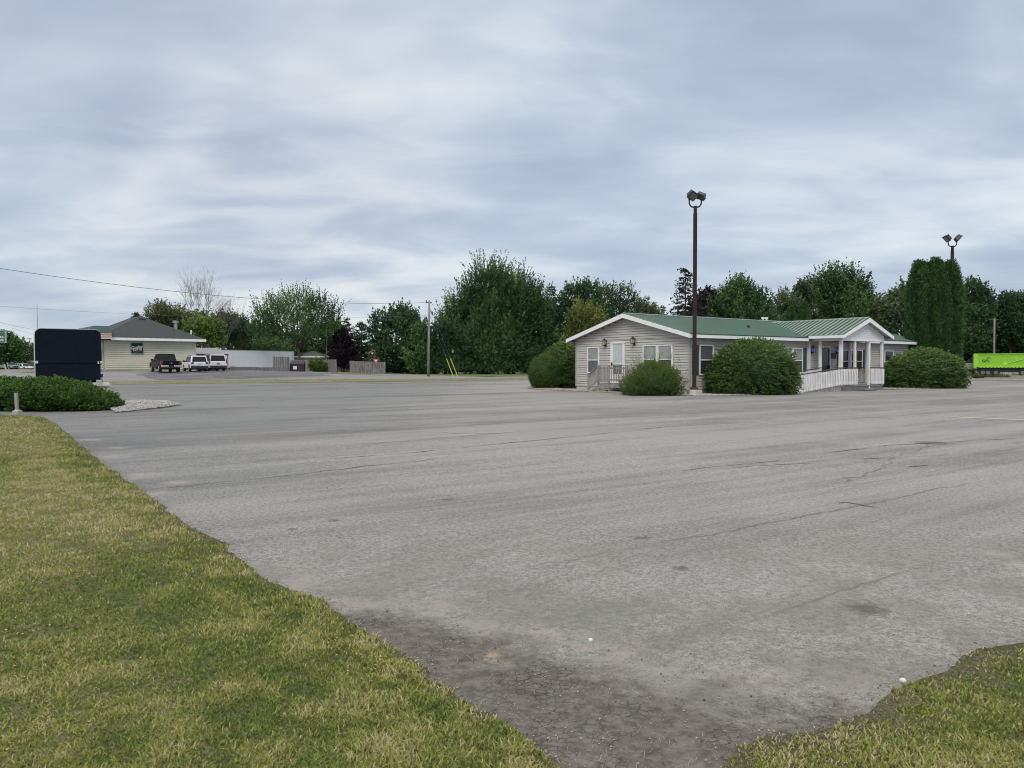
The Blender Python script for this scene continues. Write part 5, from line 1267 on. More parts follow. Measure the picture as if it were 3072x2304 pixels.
# ------------------------------------------------------------------ fences
m_fence = mat('grey_fence', (.25, .235, .235), .9, col2=(.14, .13, .135), vscale=5, stretch=(1, 1, .2))
def fence(pts, h, label, Yc=None, pw=.14, group='weathered board fences', base=None, tops=None):
    P = [at(px, Y) for px, Y in pts]
    root = empty('board_fence', P[0], 0, label, 'fence', group); m = MB(); ms = MB(); rs = np.random.RandomState(len(label))
    for p, q in zip(P[:-1], P[1:]):
        L = math.hypot(q[0] - p[0], q[1] - p[1]); n = int(L / (pw + .01)); d = (q - p) / L
        for i in range(n):
            a = p + (q - p) * (i / n); b = a + d * pw; o = np.array([-d[1], d[0], 0]) * .02 * (1 if i % 2 else -1)
            z0 = float(G(a[0], a[1])) + .03; z1 = z0 + h + rs.rand() * .05
            m.add([(a[0] + o[0], a[1] + o[1], z0), (b[0] + o[0], b[1] + o[1], z0), (b[0] + o[0], b[1] + o[1], z1), (a[0] + o[0], a[1] + o[1], z1), (a[0] + o[0] - d[1] * .02, a[1] + o[1] + d[0] * .02, z0), (b[0] + o[0] - d[1] * .02, b[1] + o[1] + d[0] * .02, z0), (b[0] + o[0] - d[1] * .02, b[1] + o[1] + d[0] * .02, z1), (a[0] + o[0] - d[1] * .02, a[1] + o[1] + d[0] * .02, z1)],
                  [(0, 1, 2, 3), (7, 6, 5, 4), (0, 4, 5, 1), (1, 5, 6, 2), (2, 6, 7, 3), (3, 7, 4, 0)])
        k = max(1, int(L / 2.4))
        for i in range(k + 1):
            c = p + (q - p) * (i / k); zz = float(G(c[0], c[1])); ms.box((c[0] - .06, c[1] + .08, zz - .1), (c[0] + .06, c[1] + .2, zz + h + .06))
    m.build('boards', m_fence, root, world=True, fixn=False); ms.build('posts', m_fence, root, world=True, fixn=False)
fence([(690, 112), (835, 116)], .42, 'low dark fence under the white trailer')
fence([(820, 104), (866, 105.5)], 1.9, 'tall grey fence panel in front of the trailer wheels')
fence([(872, 118), (915, 112), (975, 112)], 1.65, 'grey board fence just behind the black dumpster')
fence([(975, 112), (1008, 104)], 1.75, 'grey fence wing ending at the lawn opening')
fence([(1008, 124), (1050, 124)], 1.9, 'set-back fence section across the lawn opening')
fence([(1050, 108), (1155, 110)], 1.65, 'long grey board fence left of the dark oak')
fence([(1262, 119.5), (1290, 118.5), (1312, 119.5)], 1.6, 'broken fence piece behind the utility pole')
# dumpster
dp = at(893, 107)
dm = empty('dumpster', dp, .1, 'black dumpster with sloping lid and white sticker by the fence', 'dumpster')
m = MB(); m.prism([(-.95, 0), (.95, 0), (.95, 1.05), (-.95, 1.05)], 1, -.6, .6); m.build('bin', m_black, dm)
m = MB(); m.add([(-1, -.66, 1.06), (1, -.66, 1.06), (1, .66, 1.06), (-1, .66, 1.06), (-.9, -.1, 1.4), (.9, -.1, 1.4), (.9, .6, 1.4), (-.9, .6, 1.4)], [(0, 1, 5, 4), (1, 2, 6, 5), (2, 3, 7, 6), (3, 0, 4, 7), (4, 5, 6, 7), (3, 2, 1, 0)]); m.build('lid', m_plast, dm)
m = MB(); m.box((-.5, -.62, .3), (.0, -.605, .75)); m.build('sticker', mlw, dm)
# ------------------------------------------------------------------ houses beyond the fences
def small_house(px, Y, w, d, wall_h, rise, rz, wm, rm, label, chim=None, hip=False):
    b = at(px, Y); r = empty('house', b, rz, label, 'house', 'houses beyond the fences')
    m = MB(); m.box((-w / 2, -d / 2, -.2), (w / 2, d / 2, wall_h)); m.build('wall', wm, r)
    e_ = .5; m = MB(); hx = w / 2 + e_; hy = d / 2 + e_; ix = hx - hy if hip else hx
    m.add([(-hx, -hy, wall_h), (hx, -hy, wall_h), (hx, hy, wall_h), (-hx, hy, wall_h), (-ix, 0, wall_h + rise), (ix, 0, wall_h + rise)], [(0, 1, 5, 4), (2, 3, 4, 5), (1, 2, 5), (3, 0, 4), (3, 2, 1, 0)])
    rf_ = m.build('roof', rm, r)
    m = MB(); m.box((-hx, -hy - .03, wall_h - .15), (hx, -hy, wall_h + .06)); m.box((hx, -hy, wall_h - .15), (hx + .03, hy, wall_h + .06)); m.build('fascia', m_white, r)
    for x in (-w * .3, 0, w * .3):
        m = MB(); m.box((x - .5, -d / 2 - .05, 1.0), (x + .5, -d / 2 + .02, 2.1)); f_ = m.build('window', m_white, r)
        m = MB(); m.box((x - .43, -d / 2 - .07, 1.07), (x + .43, -d / 2 - .051, 2.03)); m.build('pane', m_gl_dark, f_)
    if chim:
        m = MB(); m.box((chim[0] - .5, -.4, wall_h + .3), (chim[0] + .5, .4, wall_h + rise + .8)); m.box((chim[0] - .6, -.5, wall_h + rise + .8), (chim[0] + .6, .5, wall_h + rise + .95)); m.build('chimney', mat('brick', (.23, .09, .055), .85, var=.3, vscale=6), rf_)
m_groof = mat('mossy_roof', (.065, .085, .078), .8, var=.3, vscale=2); m_cream = mat('cream_wall', (.55, .50, .42), .7, var=.1)
small_house(932, 140, 6.2, 5.2, 2.7, 1.25, D2R(-12), m_cream, m_groof, 'cream bungalow with dull green roof behind the fence', hip=True)
small_house(1168, 136, 6.5, 6.5, 3.3, 2.5, D2R(20), mat('pale_wall', (.5, .5, .5), .7), mat('brown_roof', (.24, .13, .08), .85, var=.3, vscale=4), 'small house with brown roof and brick chimney', chim=(-1.3,), hip=True)
# stop sign back beyond the fence
so = at(1128, 116)
ssn = empty('stop_sign', so, 0, 'red and white road sign showing above the board fence', 'road sign')
zc_ = EYE + (HZ - 1082) * 116 / F - so[2]
m = MB(); m.tube([(0, 0, 0), (0, 0, zc_ + .1)], .035, 6); m.build('post', m_signw, ssn)
m = MB(); m.prism([(-.62, zc_ + .3), (.62, zc_ + .3), (.05, zc_ - .55), (-.05, zc_ - .55)], 1, -.06, -.03); pl_ = m.build('plate', mat('sign_dark_red', (.30, .03, .04), .5), ssn, bevel=.03)
m = MB(); m.prism([(-.26, zc_ + .14), (.26, zc_ + .14), (0, zc_ - .26)], 1, -.075, -.062); m.build('marking', mlw, pl_)
sp0 = at(1151.5, 122); o = empty('street_sign', sp0, 0, 'thin post with small street-name plate above the fence', 'street sign')
m = MB(); m.tube([(0, 0, 0), (0, 0, 2.9)], .05, 6); m.build('post', m_signw, o); m = MB(); m.box((-.5, -.03, 2.75), (.5, .0, 2.95)); m.build('plate', mat('sign_pale', (.3, .42, .36), .6), o)
# ------------------------------------------------------------------ utility poles and wires
m_upole = mat('grey_timber', (.27, .25, .225), .9, var=.35, vscale=4, stretch=(1, 1, .2)); m_wire = mat('wire', (.09, .10, .12), .6)
def upole(px, Y, top, label, r=.16, arm=None, lamp=None, lean=0):
    b = at(px, Y); H = EYE + (HZ - top) / F * Y - b[2]
    root = empty('utility_pole', b, 0, label, 'utility pole', 'wooden utility poles')
    m = MB(); m.tube([(0, 0, -.2), (lean * .5, 0, H * .5), (lean, 0, H)], [r, r * .85, r * .68], 12); m.build('shaft', m_upole, root, smooth=True)
    if arm:
        m = MB(); m.bar((-arm + lean, .0, H - .12), (arm * .7 + lean, .3, H - .12), .1, .12); m.build('crossarm', mat('old_arm', (.09, .08, .075), .9), root)
        m = MB()
        for t in (-arm + lean + .06, lean + .0): m.tube([(t, 0, H - .06), (t, 0, H + .14)], .06, 8)
        m.build('insulator', m_black, root)
    if lamp:
        m = MB(); m.tube([(0, 0, lamp), (.5, 0, lamp + .35), (1.5, 0, lamp + .4)], .04, 6); m.build('arm', m_signw, root)
        m = MB(); m.box((1.5, -.15, lamp + .25), (2.1, .15, lamp + .42)); m.build('lamp', mlw, root, bevel=.04)
    return b, H
PB, PH = upole(1285, 94, 905, 'tall grey wooden utility pole at the road with short crossarm', .17, .42, lean=.14)
upole(980, 124, 1018, 'slim pale utility pole with street lamp before the purple tree', .10, None, lamp=3.1)
upole(91, 250, 1014, 'distant utility pole behind the far left cars', .22, .9)
rb, rH = upole(2981, 118, 956, 'pale mottled utility pole behind the green trailer', .18, .9)
def wire(label, p, q, sag, r=.018, name='overhead_wire'):
    p, q = Vector(p), Vector(q); n = 40
    pts = [p.lerp(q, i / n) - Vector((0, 0, sag * 4 * (i / n) * (1 - i / n))) for i in range(n + 1)]
    m = MB(); m.tube(pts, r, 5); o = m.build(name, m_wire, fixn=False); tag(o, label, 'wire', 'overhead wires'); return o
pt = Vector(at(1283, 94, 908))
wire('thick overhead wire sagging from upper left to the utility pole', at(-420, 52, 735), pt, 1.35, .02)
wire('thin lower overhead wire running left from the utility pole', at(-300, 70, 895), Vector(at(1284, 94, 946)), .9, .008)
wire('faint wire crossing the left edge above the green sign', at(-200, 60, 900), at(130, 150, 990), .5, .015)
wire('upper one of two faint wires right of the green sign', at(40, 120, 984), at(110, 249, 1001), .3, .02)
wire('lower one of two faint wires right of the green sign', at(40, 120, 994), at(91, 249, 1018), .3, .02)
for px0, px1, y0, lb in ((1308, 1360, 975, 'left guy wire with yellow guard beside the utility pole'), (1318, 1373, 972, 'right guy wire with yellow guard beside the utility pole')):
    e_ = at(px1, 93.2); t_ = Vector(at(px0 - 24, 94, 930)); r = empty('guy_wire', e_, 0, lb, 'guy wire', 'guy wires of the roadside pole')
    m = MB(); m.tube([Vector(e_), t_], .012, 5); m.build('cable', m_wire, r, world=True, fixn=False)
    q = Vector(e_) + (t_ - Vector(e_)) * .27; m = MB(); m.tube([Vector(e_), q], .045, 6); m.build('guard', mat('yellow_guard', (.55, .50, .12), .6), r, world=True)
# antenna mast
an = at(115, 140); r = empty('antenna_mast', an, 0, 'thin mast rising above the black sign', 'mast'); m = MB(); za = EYE + (HZ - 910) * 140 / F - an[2]; m.tube([(0, 0, 0), (0, 0, za * .6), (-.05, 0, za)], [.08, .06, .03], 6); m.build('shaft', mat('mast_grey', (.3, .32, .36), .6), r)
# left green sign
gsb = at(-18, 100); gr_ = empty('roadside_sign', gsb, 0, 'green roadside sign with white letters at the left edge', 'sign')
zz0, zz1 = EYE + (HZ - 1029) * 100 / F - gsb[2], EYE + (HZ - 990) * 100 / F - gsb[2]; k_ = 100 / F
m = MB(); m.box((-2.2, 0, zz0), (36 * k_, .3, zz1)); m.build('frame', mat('sign_pale_frame', (.45, .52, .5), .5), gr_)
m = MB(); m.box((-2.15, -.03, zz0 + .07), (35 * k_ - .04, -.002, zz1 - .06)); m.build('panel', mat('sign_green2', (.015, .12, .085), .5), gr_)
text_mesh('lettering', 'SKA', .36, mlw, gr_, (31.5 * k_, -.04, (zz0 * .55 + zz1 * .45)), (math.pi / 2, 0, 0), .004, align='RIGHT', bold=.012)
text_mesh('lettering', 'ARE', .36, mlw, gr_, (31.5 * k_, -.04, (zz0 * .78 + zz1 * .22)), (math.pi / 2, 0, 0), .004, align='RIGHT', bold=.012)
text_mesh('lettering', 'aker', .36, mat('sign_ochre', (.32, .22, .04), .5), gr_, (31.5 * k_, -.04, (zz0 * .20 + zz1 * .80)), (math.pi / 2, 0, 0), .004, shear=.2, align='RIGHT', bold=.012)
m = MB()
m.tube([(-.9, .15, 0), (-.9, .15, zz0)], .1, 8); m.build('post', m_pole, gr_)
bo = at(19, 92); r = empty('bollard', bo, 0, 'leaning yellow bollard near the left edge', 'bollard'); m = MB(); hb = EYE + (HZ - 1093) * 92 / F - bo[2]
m.tube([(0, 0, -.1), (-.22, 0, hb)], .09, 12); m.build('shaft', mat('bollard_yellow', (.60, .47, .08), .5, var=.2), r, smooth=False)
fb = at(70, 270); r = empty('building', fb, 0, 'long low reddish brown building far off at the left', 'building')
m = MB(); m.box((-6, 0, -1), (14, 8, 3.2)); m.build('wall', mat('red_brown_wall', (.14, .08, .075), .8, var=.2), r); m = MB(); m.add([(-7, -1, 3.2), (15, -1, 3.2), (15, 9, 3.2), (-7, 9, 3.2), (-5, 4, 5.2), (13, 4, 5.2)], [(0, 1, 5, 4), (2, 3, 4, 5), (1, 2, 5), (3, 0, 4), (3, 2, 1, 0)]); m.build('roof', mat('dull_brown_roof', (.13, .10, .09), .9), r)
fb = at(92, 215); r = empty('awning', fb, 0, 'white flat canopy far off behind the parked cars', 'canopy'); m = MB(); m.box((-2.2, 0, 1.9), (1.4, 2, 2.4)); m.build('top', m_white, r)
for x in (-2, 1):
    m = MB(); m.box((x, .2, 0), (x + .2, .4, 1.9)); m.build('post', m_white, r)
# ------------------------------------------------------------------ green dump trailer and trucks on the right
GA = at(2921, 110); gk = 110 / F
gt = empty('dump_trailer', (GA[0], GA[1], GA[2] + .01), D2R(-28), 'lime green dump trailer with black logo at the right edge', 'trailer')
lime = mat('lime_paint', (.30, .62, .035), .35, coat=.3, var=.10, vscale=.8); lime_d = mat('lime_recess', (.24, .52, .03), .4)
zt_, zb_ = EYE + (HZ - 1062) * gk - GA[2], EYE + (HZ - 1100) * gk - GA[2]; zbb = EYE + (HZ - 1104) * gk - GA[2]
TL = 9.5
m = MB(); m.prism([(.0, zbb), (.5, zb_ - .1), (TL, zb_ - .1), (TL, zt_), (.0, zt_)], 1, .10, 2.5); body = m.build('body', lime_d, gt)
m = MB(); m.box((-.02, .0, zt_ - .10), (TL, .1, zt_ + .04)); m.box((.0, -.0, zb_ - .1), (TL, .1, zb_ + .22)); m.prism([(.0, zbb - .12), (.35, zb_ - .1), (.50, zb_ + .2), (.50, zt_ - .1), (.0, zt_ - .1)], 1, -.02, .1); m.build('frame', lime, gt)
m = MB()
for k in range(20): m.box((.7 + k * .44, -.01, zb_ - .16), (.95 + k * .44, .06, zb_ - .1))
m.build('trim', lime, gt)
m = MB(); m.bar((3.75, .03, zb_ + .35), (8.6, .03, zt_ + .1), .07, .07); m.box((3.55, -.04, zb_ + .22), (3.95, .1, zb_ + .55)); m.build('tarp_arm', mat('lime_light', (.42, .72, .12), .4), gt)
lgm = mat('logo_black', (.012, .02, .012), .5)
text_mesh('lettering', 'GFL', .52, lgm, gt, (1.46, .09, EYE + (HZ - 1083.5) * gk - GA[2]), (math.pi / 2, 0, 0), .004, bold=.016, sx=1.1)
m = MB(); zl = EYE + (HZ - 1075.5) * gk - GA[2]; xl = 1.80
for dx, dz, a in ((-.15, -.02, .8), (.17, 0, -.8), (.02, .17, 0)):
    ca, sa = math.cos(a), math.sin(a); pts = [(0, -.10), (.06, 0), (0, .12), (-.06, 0)]
    m.prism([(xl + dx + x * ca - z * sa, zl + dz + x * sa + z * ca) for x, z in pts], 1, .08, .094)
m.build('logo', lgm, gt)
m = MB(); m.box((.5, .5, .6), (TL, 2.1, zb_ - .1)); m.build('chassis', m_black, gt)
gw = mat('dull_rim', (.16, .17, .18), .5, metal=.5)
for x in (1.15, 1.75, 2.7, 5.9, 7.1, 8.3):
    m = MB(); m.tube([(x, .1, .5), (x, .6, .5)], .5, 18); wh = m.build('wheel', m_tyre, gt, bevel=.03); m = MB(); m.tube([(x, .085, .5), (x, .12, .5)], .27, 14); m.build('rim', gw, wh)
m = MB(); m.box((3.6, .2, .15), (4.6, .9, .55)); m.box((2.9, .1, .35), (4.4, .2, .42)); m.box((5.0, .1, .4), (TL, .2, .5)); m.build('side_guard', mat('dirty_silver', (.4, .4, .4), .5, metal=.4), gt)
m = MB(); m.box((7.6, .0, .75), (8.7, .1, 1.2)); m.build('fender', mat('red_fender', (.35, .03, .03), .4), gt)
tk = at(2890, 113); r = empty('flatbed_truck', (tk[0], tk[1], tk[2] + .01), D2R(-28), 'dark truck frame with grey boxes left of the lime trailer', 'truck')
m = MB(); m.box((-1.2, 0, .62), (1.3, 2.2, .85)); m.build('chassis', m_black, r)
m = MB(); m.box((.15, .1, .95), (1.25, 1.9, 1.85)); m.build('box', mat('grey_box', (.32, .33, .34), .5, var=.3, vscale=3), r, bevel=.04)
m = MB(); m.tube([(.7, .6, 1.85), (.75, .6, 2.4)], .12, 8); m.tube([(1.1, .9, 1.85), (1.0, .9, 2.7)], .1, 8); m.box((.5, .5, 1.9), (1.1, 1.2, 2.2)); m.build('machinery', m_plast, r)
for x in (.45,):
    m = MB(); m.tube([(x, -.1, .5), (x, .4, .5)], .5, 18); wh = m.build('wheel', m_tyre, r, bevel=.03); m = MB(); m.tube([(x, -.115, .5), (x, -.08, .5)], .3, 14); m.build('rim', gw, wh)
m = MB(); m.box((-1.2, .1, .3), (2.3, .3, .4)); m.build('hitch', m_black, r)
# weeds on the median
wp = at(2990, 86); bush('weeds', [(wp[0] - 1.0, 88, .25, .7, .4, .28), (wp[0] + .3, 88, .22, .9, .4, .22), (wp[0] + 1.8, 88, .2, 1.0, .4, .2)], 'olive', 'scruffy weeds on the kerbed median before the trailer', 200, 12, .3, .12, .12, up=1.2, flat=.1, seed=5, cat='plant', gz=.1)
# ------------------------------------------------------------------ trees
T = tree
# left of frame
T('tree', 20, 165, [(5, 1045, 55, 40), (40, 1058, 38, 34), (-30, 1050, 45, 42)], 'green', 'round green tree behind the cars at the far left', n=700, L=1.6, Wd=.8, size=.6, seed=1)
conifer('spruce', 412, 118, 940, 22, 1010, 'deep', 'small dark conifer tip behind the store roof, left of its peak', seed=2)
T('willow', 500, 112, [(480, 945, 38, 30), (525, 960, 48, 34), (565, 985, 45, 36), (455, 985, 30, 30)], 'olive', 'olive green willow behind the store roof', n=900, L=1.2, Wd=.5, size=.24, up=.35, seed=3, jag=.2)
T('tree', 560, 116, [(545, 1000, 60, 45), (600, 985, 40, 40)], 'green', 'mid green tree behind the flue of the store', n=500, seed=4)
T('maple', 612, 104, [(600, 990, 42, 26), (635, 995, 38, 28), (612, 1020, 60, 32)], 'bright', 'low bright green tree right of the store', n=620, L=1.2, Wd=.6, size=.32, seed=5, up=.2)
T('shrub_tree', 700, 136, [(702, 1015, 28, 28), (705, 1035, 36, 30)], 'yellow', 'small pale yellow green tree above the trailer', n=260, L=.9, Wd=.4, size=.3, seed=6)
T('tree', 690, 128, [(690, 975, 34, 34), (715, 1000, 50, 45), (660, 985, 30, 40)], 'deep', 'dark ragged tree between the bare tree and the spreading locust', n=520, jag=.25, seed=7)
# bare tree
def bare(px, Y, top, half, label, seed):
    rs = np.random.RandomState(seed); b = at(px, Y); s = Y / F; H = EYE + (HZ - top) * s - b[2]; root = empty('bare_tree', b, 0, label, 'tree', 'trees behind the lot and buildings'); mt = MB(); mc = MB()
    mt.tube([b, b + [0, 0, H * .42]], [.24, .15], 8)
    def grow(p, d, l, r, dep):
        q = p + d * l; mid = (p + q) / 2 + rs.randn(3) * l * .03
        mc.tube([p, mid, q], [r * .62, r * .5, r * .38], 5 if dep < 2 else 4, False)
        if dep >= 5: return
        for k in range(3 if dep < 3 else 2):
            nd = unit((d + rs.randn(3) * (.38 if dep else .30) + [0, 0, .28])[None])[0]
            grow(p + (q - p) * (.55 + .45 * rs.rand()), nd, l * (.62 + .22 * rs.rand()), r * .58, dep + 1)
    for k in range(7):
        a = k * 2.4; grow(b + [0, 0, H * (.25 + .025 * k)], unit(np.array([[math.cos(a) * .42, math.sin(a) * .42, 1.0]]))[0], H * .27, .085, 0)
    mt.build('trunk', m_bark2, root, world=True, fixn=False); mc.build('branches', m_bark2, root, world=True, fixn=False)
bare(602, 116, 832, 40, 'tall leafless tree with upright branches beyond the store', 4)
bare(668, 121, 905, 22, 'shorter leafless tree right of the taller bare one', 9)
T('locust', 895, 122, [(830, 945, 70, 42), (890, 915, 75, 38), (955, 935, 62, 38), (990, 965, 34, 32), (790, 985, 50, 38), (870, 975, 90, 40), (950, 985, 60, 38)], 'green', 'wide spreading locust tree with see-through crown above the trailer', n=1500, leaves=24, L=1.9, Wd=.26, size=.22, up=.62, seed=8, jag=.22, inner=.5, r0=.26, twigs=7, curve=.25, flat=.7)
T('tree', 780, 140, [(760, 1030, 50, 48), (820, 1045, 55, 50), (880, 1050, 45, 45)], 'deep', 'dark green trees\' lowest growth under the left of the locust', n=700, seed=9, L=1.7, Wd=.8, size=.5)
T('tree', 790, 134, [(800, 1045, 45, 32), (845, 1055, 40, 30)], 'green', 'small mid green tree just above the trailer roof', n=330, seed=10)
T('tree', 960, 142, [(950, 1035, 48, 55), (1000, 1010, 40, 45), (915, 1050, 35, 45)], 'green', 'green tree filling the gap left of the purple tree', n=600, seed=11, L=1.6, Wd=.7, size=.45)
T('purple_maple', 1030, 124, [(1028, 1025, 26, 34), (1030, 1060, 38, 42), (1012, 1078, 26, 30), (1048, 1082, 26, 30)], 'purple', 'dark purple leaved tree behind the fence', n=900, L=1.0, Wd=.45, size=.3, seed=12, cat='tree')
conifer('white_pine', 1042, 148, 955, 46, 1105, 'pine', 'soft green pine rising behind the purple tree', seed=13, tiers=22, droop=.0, size=.42)
conifer('white_pine', 1085, 138, 965, 58, 1108, 'pine', 'wide layered pine between the purple tree and the dark oak', seed=14, tiers=24, droop=-.05, dens=12, size=.42)
T('oak', 1190, 121, [(1205, 965, 48, 44), (1140, 980, 36, 38), (1235, 985, 38, 42), (1190, 1020, 75, 60), (1180, 1080, 65, 45), (1232, 1070, 52, 52), (1190, 1104, 60, 18), (1235, 1104, 40, 18)], 'deep', 'tall dark oak left of the roadside pole', n=1900, L=1.2, Wd=.6, size=.36, seed=15, jag=.24, r0=.35)
T('tree', 1262, 117, [(1265, 1010, 34, 40), (1258, 1065, 45, 55), (1290, 1060, 35, 55), (1270, 1105, 45, 18)], 'green', 'mid green tree just left of the roadside pole', n=900, L=1.1, Wd=.5, size=.3, seed=16)
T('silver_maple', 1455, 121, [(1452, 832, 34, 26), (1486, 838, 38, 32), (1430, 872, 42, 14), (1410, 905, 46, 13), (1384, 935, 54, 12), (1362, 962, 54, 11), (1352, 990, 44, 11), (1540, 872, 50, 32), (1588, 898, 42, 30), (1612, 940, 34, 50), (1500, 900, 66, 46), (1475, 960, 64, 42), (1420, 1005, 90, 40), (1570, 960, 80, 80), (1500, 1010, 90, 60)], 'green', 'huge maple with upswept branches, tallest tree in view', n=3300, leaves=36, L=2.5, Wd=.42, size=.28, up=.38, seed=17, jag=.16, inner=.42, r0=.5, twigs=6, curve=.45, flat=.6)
T('tree', 1335, 117, [(1335, 1010, 52, 46), (1370, 1050, 60, 58), (1310, 1070, 42, 48), (1340, 1102, 55, 22), (1385, 1100, 50, 24)], 'deep', 'dark understorey tree right behind the guy wires', n=1500, L=1.1, Wd=.5, size=.3, seed=18)
T('tree', 1440, 118, [(1430, 1040, 65, 52), (1470, 1075, 60, 46), (1440, 1104, 60, 20), (1490, 1102, 50, 22)], 'green', 'leafy low tree under the middle of the huge maple', n=1100, L=1.2, Wd=.5, size=.3, seed=19)
T('tree', 1540, 119, [(1535, 1045, 65, 52), (1590, 1060, 55, 52), (1520, 1085, 60, 34), (1560, 1102, 60, 22)], 'deep', 'dark low tree under the right side of the huge maple', n=1400, L=1.2, Wd=.5, size=.3, seed=20)
conifer('white_pine', 1655, 126, 858, 46, 1060, 'spruce', 'dark pine top just right of the huge maple', seed=21, droop=.05, size=.36)
T('tree', 1630, 119, [(1635, 975, 45, 60), (1650, 1040, 55, 60), (1600, 1085, 50, 35), (1640, 1102, 60, 22)], 'deep', 'dark tree between the huge maple and the left house shrubs', n=1300, L=1.2, Wd=.6, size=.34, seed=22)
T('tree', 1740, 122, [(1725, 900, 46, 46), (1765, 890, 44, 40), (1710, 960, 60, 60), (1780, 960, 60, 60)], 'deep', 'dark broad tree behind the yellow green one', n=1300, L=1.2, Wd=.6, size=.34, seed=23, jag=.2)
T('maple', 1765, 96, [(1750, 960, 44, 40), (1790, 975, 32, 40), (1755, 1000, 60, 40), (1735, 1035, 45, 35)], 'yellow', 'yellow green tree behind the left slope of the roof', n=1000, L=1.2, Wd=.5, size=.28, seed=24, curve=.2)
T('poplar', 1860, 128, [(1820, 905, 46, 42), (1865, 895, 42, 36), (1895, 925, 32, 32), (1850, 960, 75, 50)], 'grey', 'pale grey green airy tree above the gable peak', n=900, leaves=12, L=1.4, Wd=.5, size=.3, seed=25, jag=.22, inner=.5, twigs=6, up=.6)
T('tree', 1935, 132, [(1935, 935, 34, 26), (1950, 960, 45, 30)], 'grey', 'low pale tree right of the gable peak', n=420, L=1.4, Wd=.5, size=.34, seed=26)
conifer('spruce', 1988, 150, 918, 12, 985, 'spruce', 'tiny pointed conifer tip above the ridge', seed=27, tiers=10)
conifer('spruce', 2055, 96, 804, 54, 990, 'spruce', 'tall dark spruce behind the near light pole', seed=28, tiers=24, droop=.22, dens=9, size=.3)
T('purple_maple', 2125, 110, [(2122, 905, 30, 34), (2150, 915, 26, 30), (2110, 945, 50, 36)], 'purple', 'dark purple tree between the spruce and a round green maple', n=800, L=1.1, Wd=.4, size=.3, seed=29)
T('maple', 2225, 92, [(2215, 885, 48, 42), (2190, 925, 60, 46), (2258, 925, 55, 46), (2225, 960, 95, 42), (2290, 960, 40, 30)], 'green', 'round green maple above the middle of the green roof', n=1900, L=1.2, Wd=.45, size=.27, seed=30, up=.6, curve=.2)
T('birch', 2345, 100, [(2350, 915, 34, 36), (2370, 940, 44, 42), (2345, 965, 35, 30)], 'grey', 'light loose tree left of the tall maple over the roof', n=520, L=1.2, Wd=.4, size=.26, seed=31, inner=.5, jag=.22)
T('tree', 2435, 108, [(2425, 880, 46, 34), (2450, 930, 62, 52), (2400, 945, 42, 42)], 'grey', 'grey green tree behind the two pointed cedars', n=1100, L=1.2, Wd=.5, size=.3, seed=32)
T('silver_maple', 2530, 94, [(2500, 865, 48, 38), (2550, 875, 42, 40), (2572, 905, 34, 38), (2520, 915, 65, 46), (2560, 950, 60, 40)], 'green', 'tall ragged maple above the porch roof', n=1700, leaves=18, L=1.9, Wd=.4, size=.28, up=.6, seed=33, jag=.16, curve=.3, inner=.5, r0=.35)
for px, tp, lb, sd_ in ((2372, 925, 'left of two small pointed cedars over the roof', 1), (2411, 912, 'right of two small pointed cedars over the roof', 2)):
    cedar(px, 70, tp, 16, lb, 40 + sd_)
T('tree', 2600, 98, [(2600, 935, 42, 40), (2620, 960, 50, 40)], 'green', 'green tree just above the porch peak', n=700, L=1.2, Wd=.5, size=.3, seed=34)
T('willow', 2665, 92, [(2655, 935, 42, 40), (2690, 920, 38, 44), (2700, 975, 50, 50), (2640, 985, 40, 40)], 'grey', 'drooping grey green willow left of the tall cedars', n=1200, L=1.5, Wd=.35, size=.26, up=-.1, seed=35, curve=-.3)
T('tree', 2702, 96, [(2706, 890, 22, 40), (2720, 930, 30, 40)], 'green', 'thin ragged tree top touching the tall cedars', n=300, L=1.2, Wd=.35, size=.25, seed=36, inner=.3, jag=.3)
T('tree', 2920, 122, [(2912, 890, 32, 42), (2945, 905, 28, 36), (2915, 950, 52, 46), (2900, 1010, 60, 60)], 'deep', 'tall dark tree right of the cedars', n=1500, L=1.3, Wd=.6, size=.36, seed=37, jag=.22)
T('tree', 3030, 124, [(3025, 925, 40, 36), (3065, 930, 40, 38), (3010, 980, 60, 55), (3075, 1000, 55, 60), (2975, 965, 30, 36)], 'deep', 'wide dark tree mass at the right edge', n=1900, L=1.3, Wd=.6, size=.36, seed=38, jag=.22)
T('tree', 3150, 124, [(3140, 930, 50, 50), (3160, 1010, 80, 80)], 'deep', 'dark tree just past the right edge', n=800, L=1.3, Wd=.7, size=.4, seed=39)
T('tree', 2965, 128, [(2960, 1050, 70, 50), (3050, 1055, 70, 50), (2880, 1060, 50, 50)], 'deep', 'shadowy low trees\' nearest growth behind the lime trailer', n=1500, L=1.3, Wd=.7, size=.42, seed=40)
bp_ = at(950, 109.5); bush('shrub', [(bp_[0], 109.5, bp_[2] + .9, 1.15, .9, .95), (bp_[0] + .7, 109.5, bp_[2] + .6, .8, .7, .7)], 'bright', 'light green shrub against the grey fence right of the dumpster', 420, 12, .5, .25, .16, up=.5, flat=.3, seed=31)
bp_ = at(700, 104)
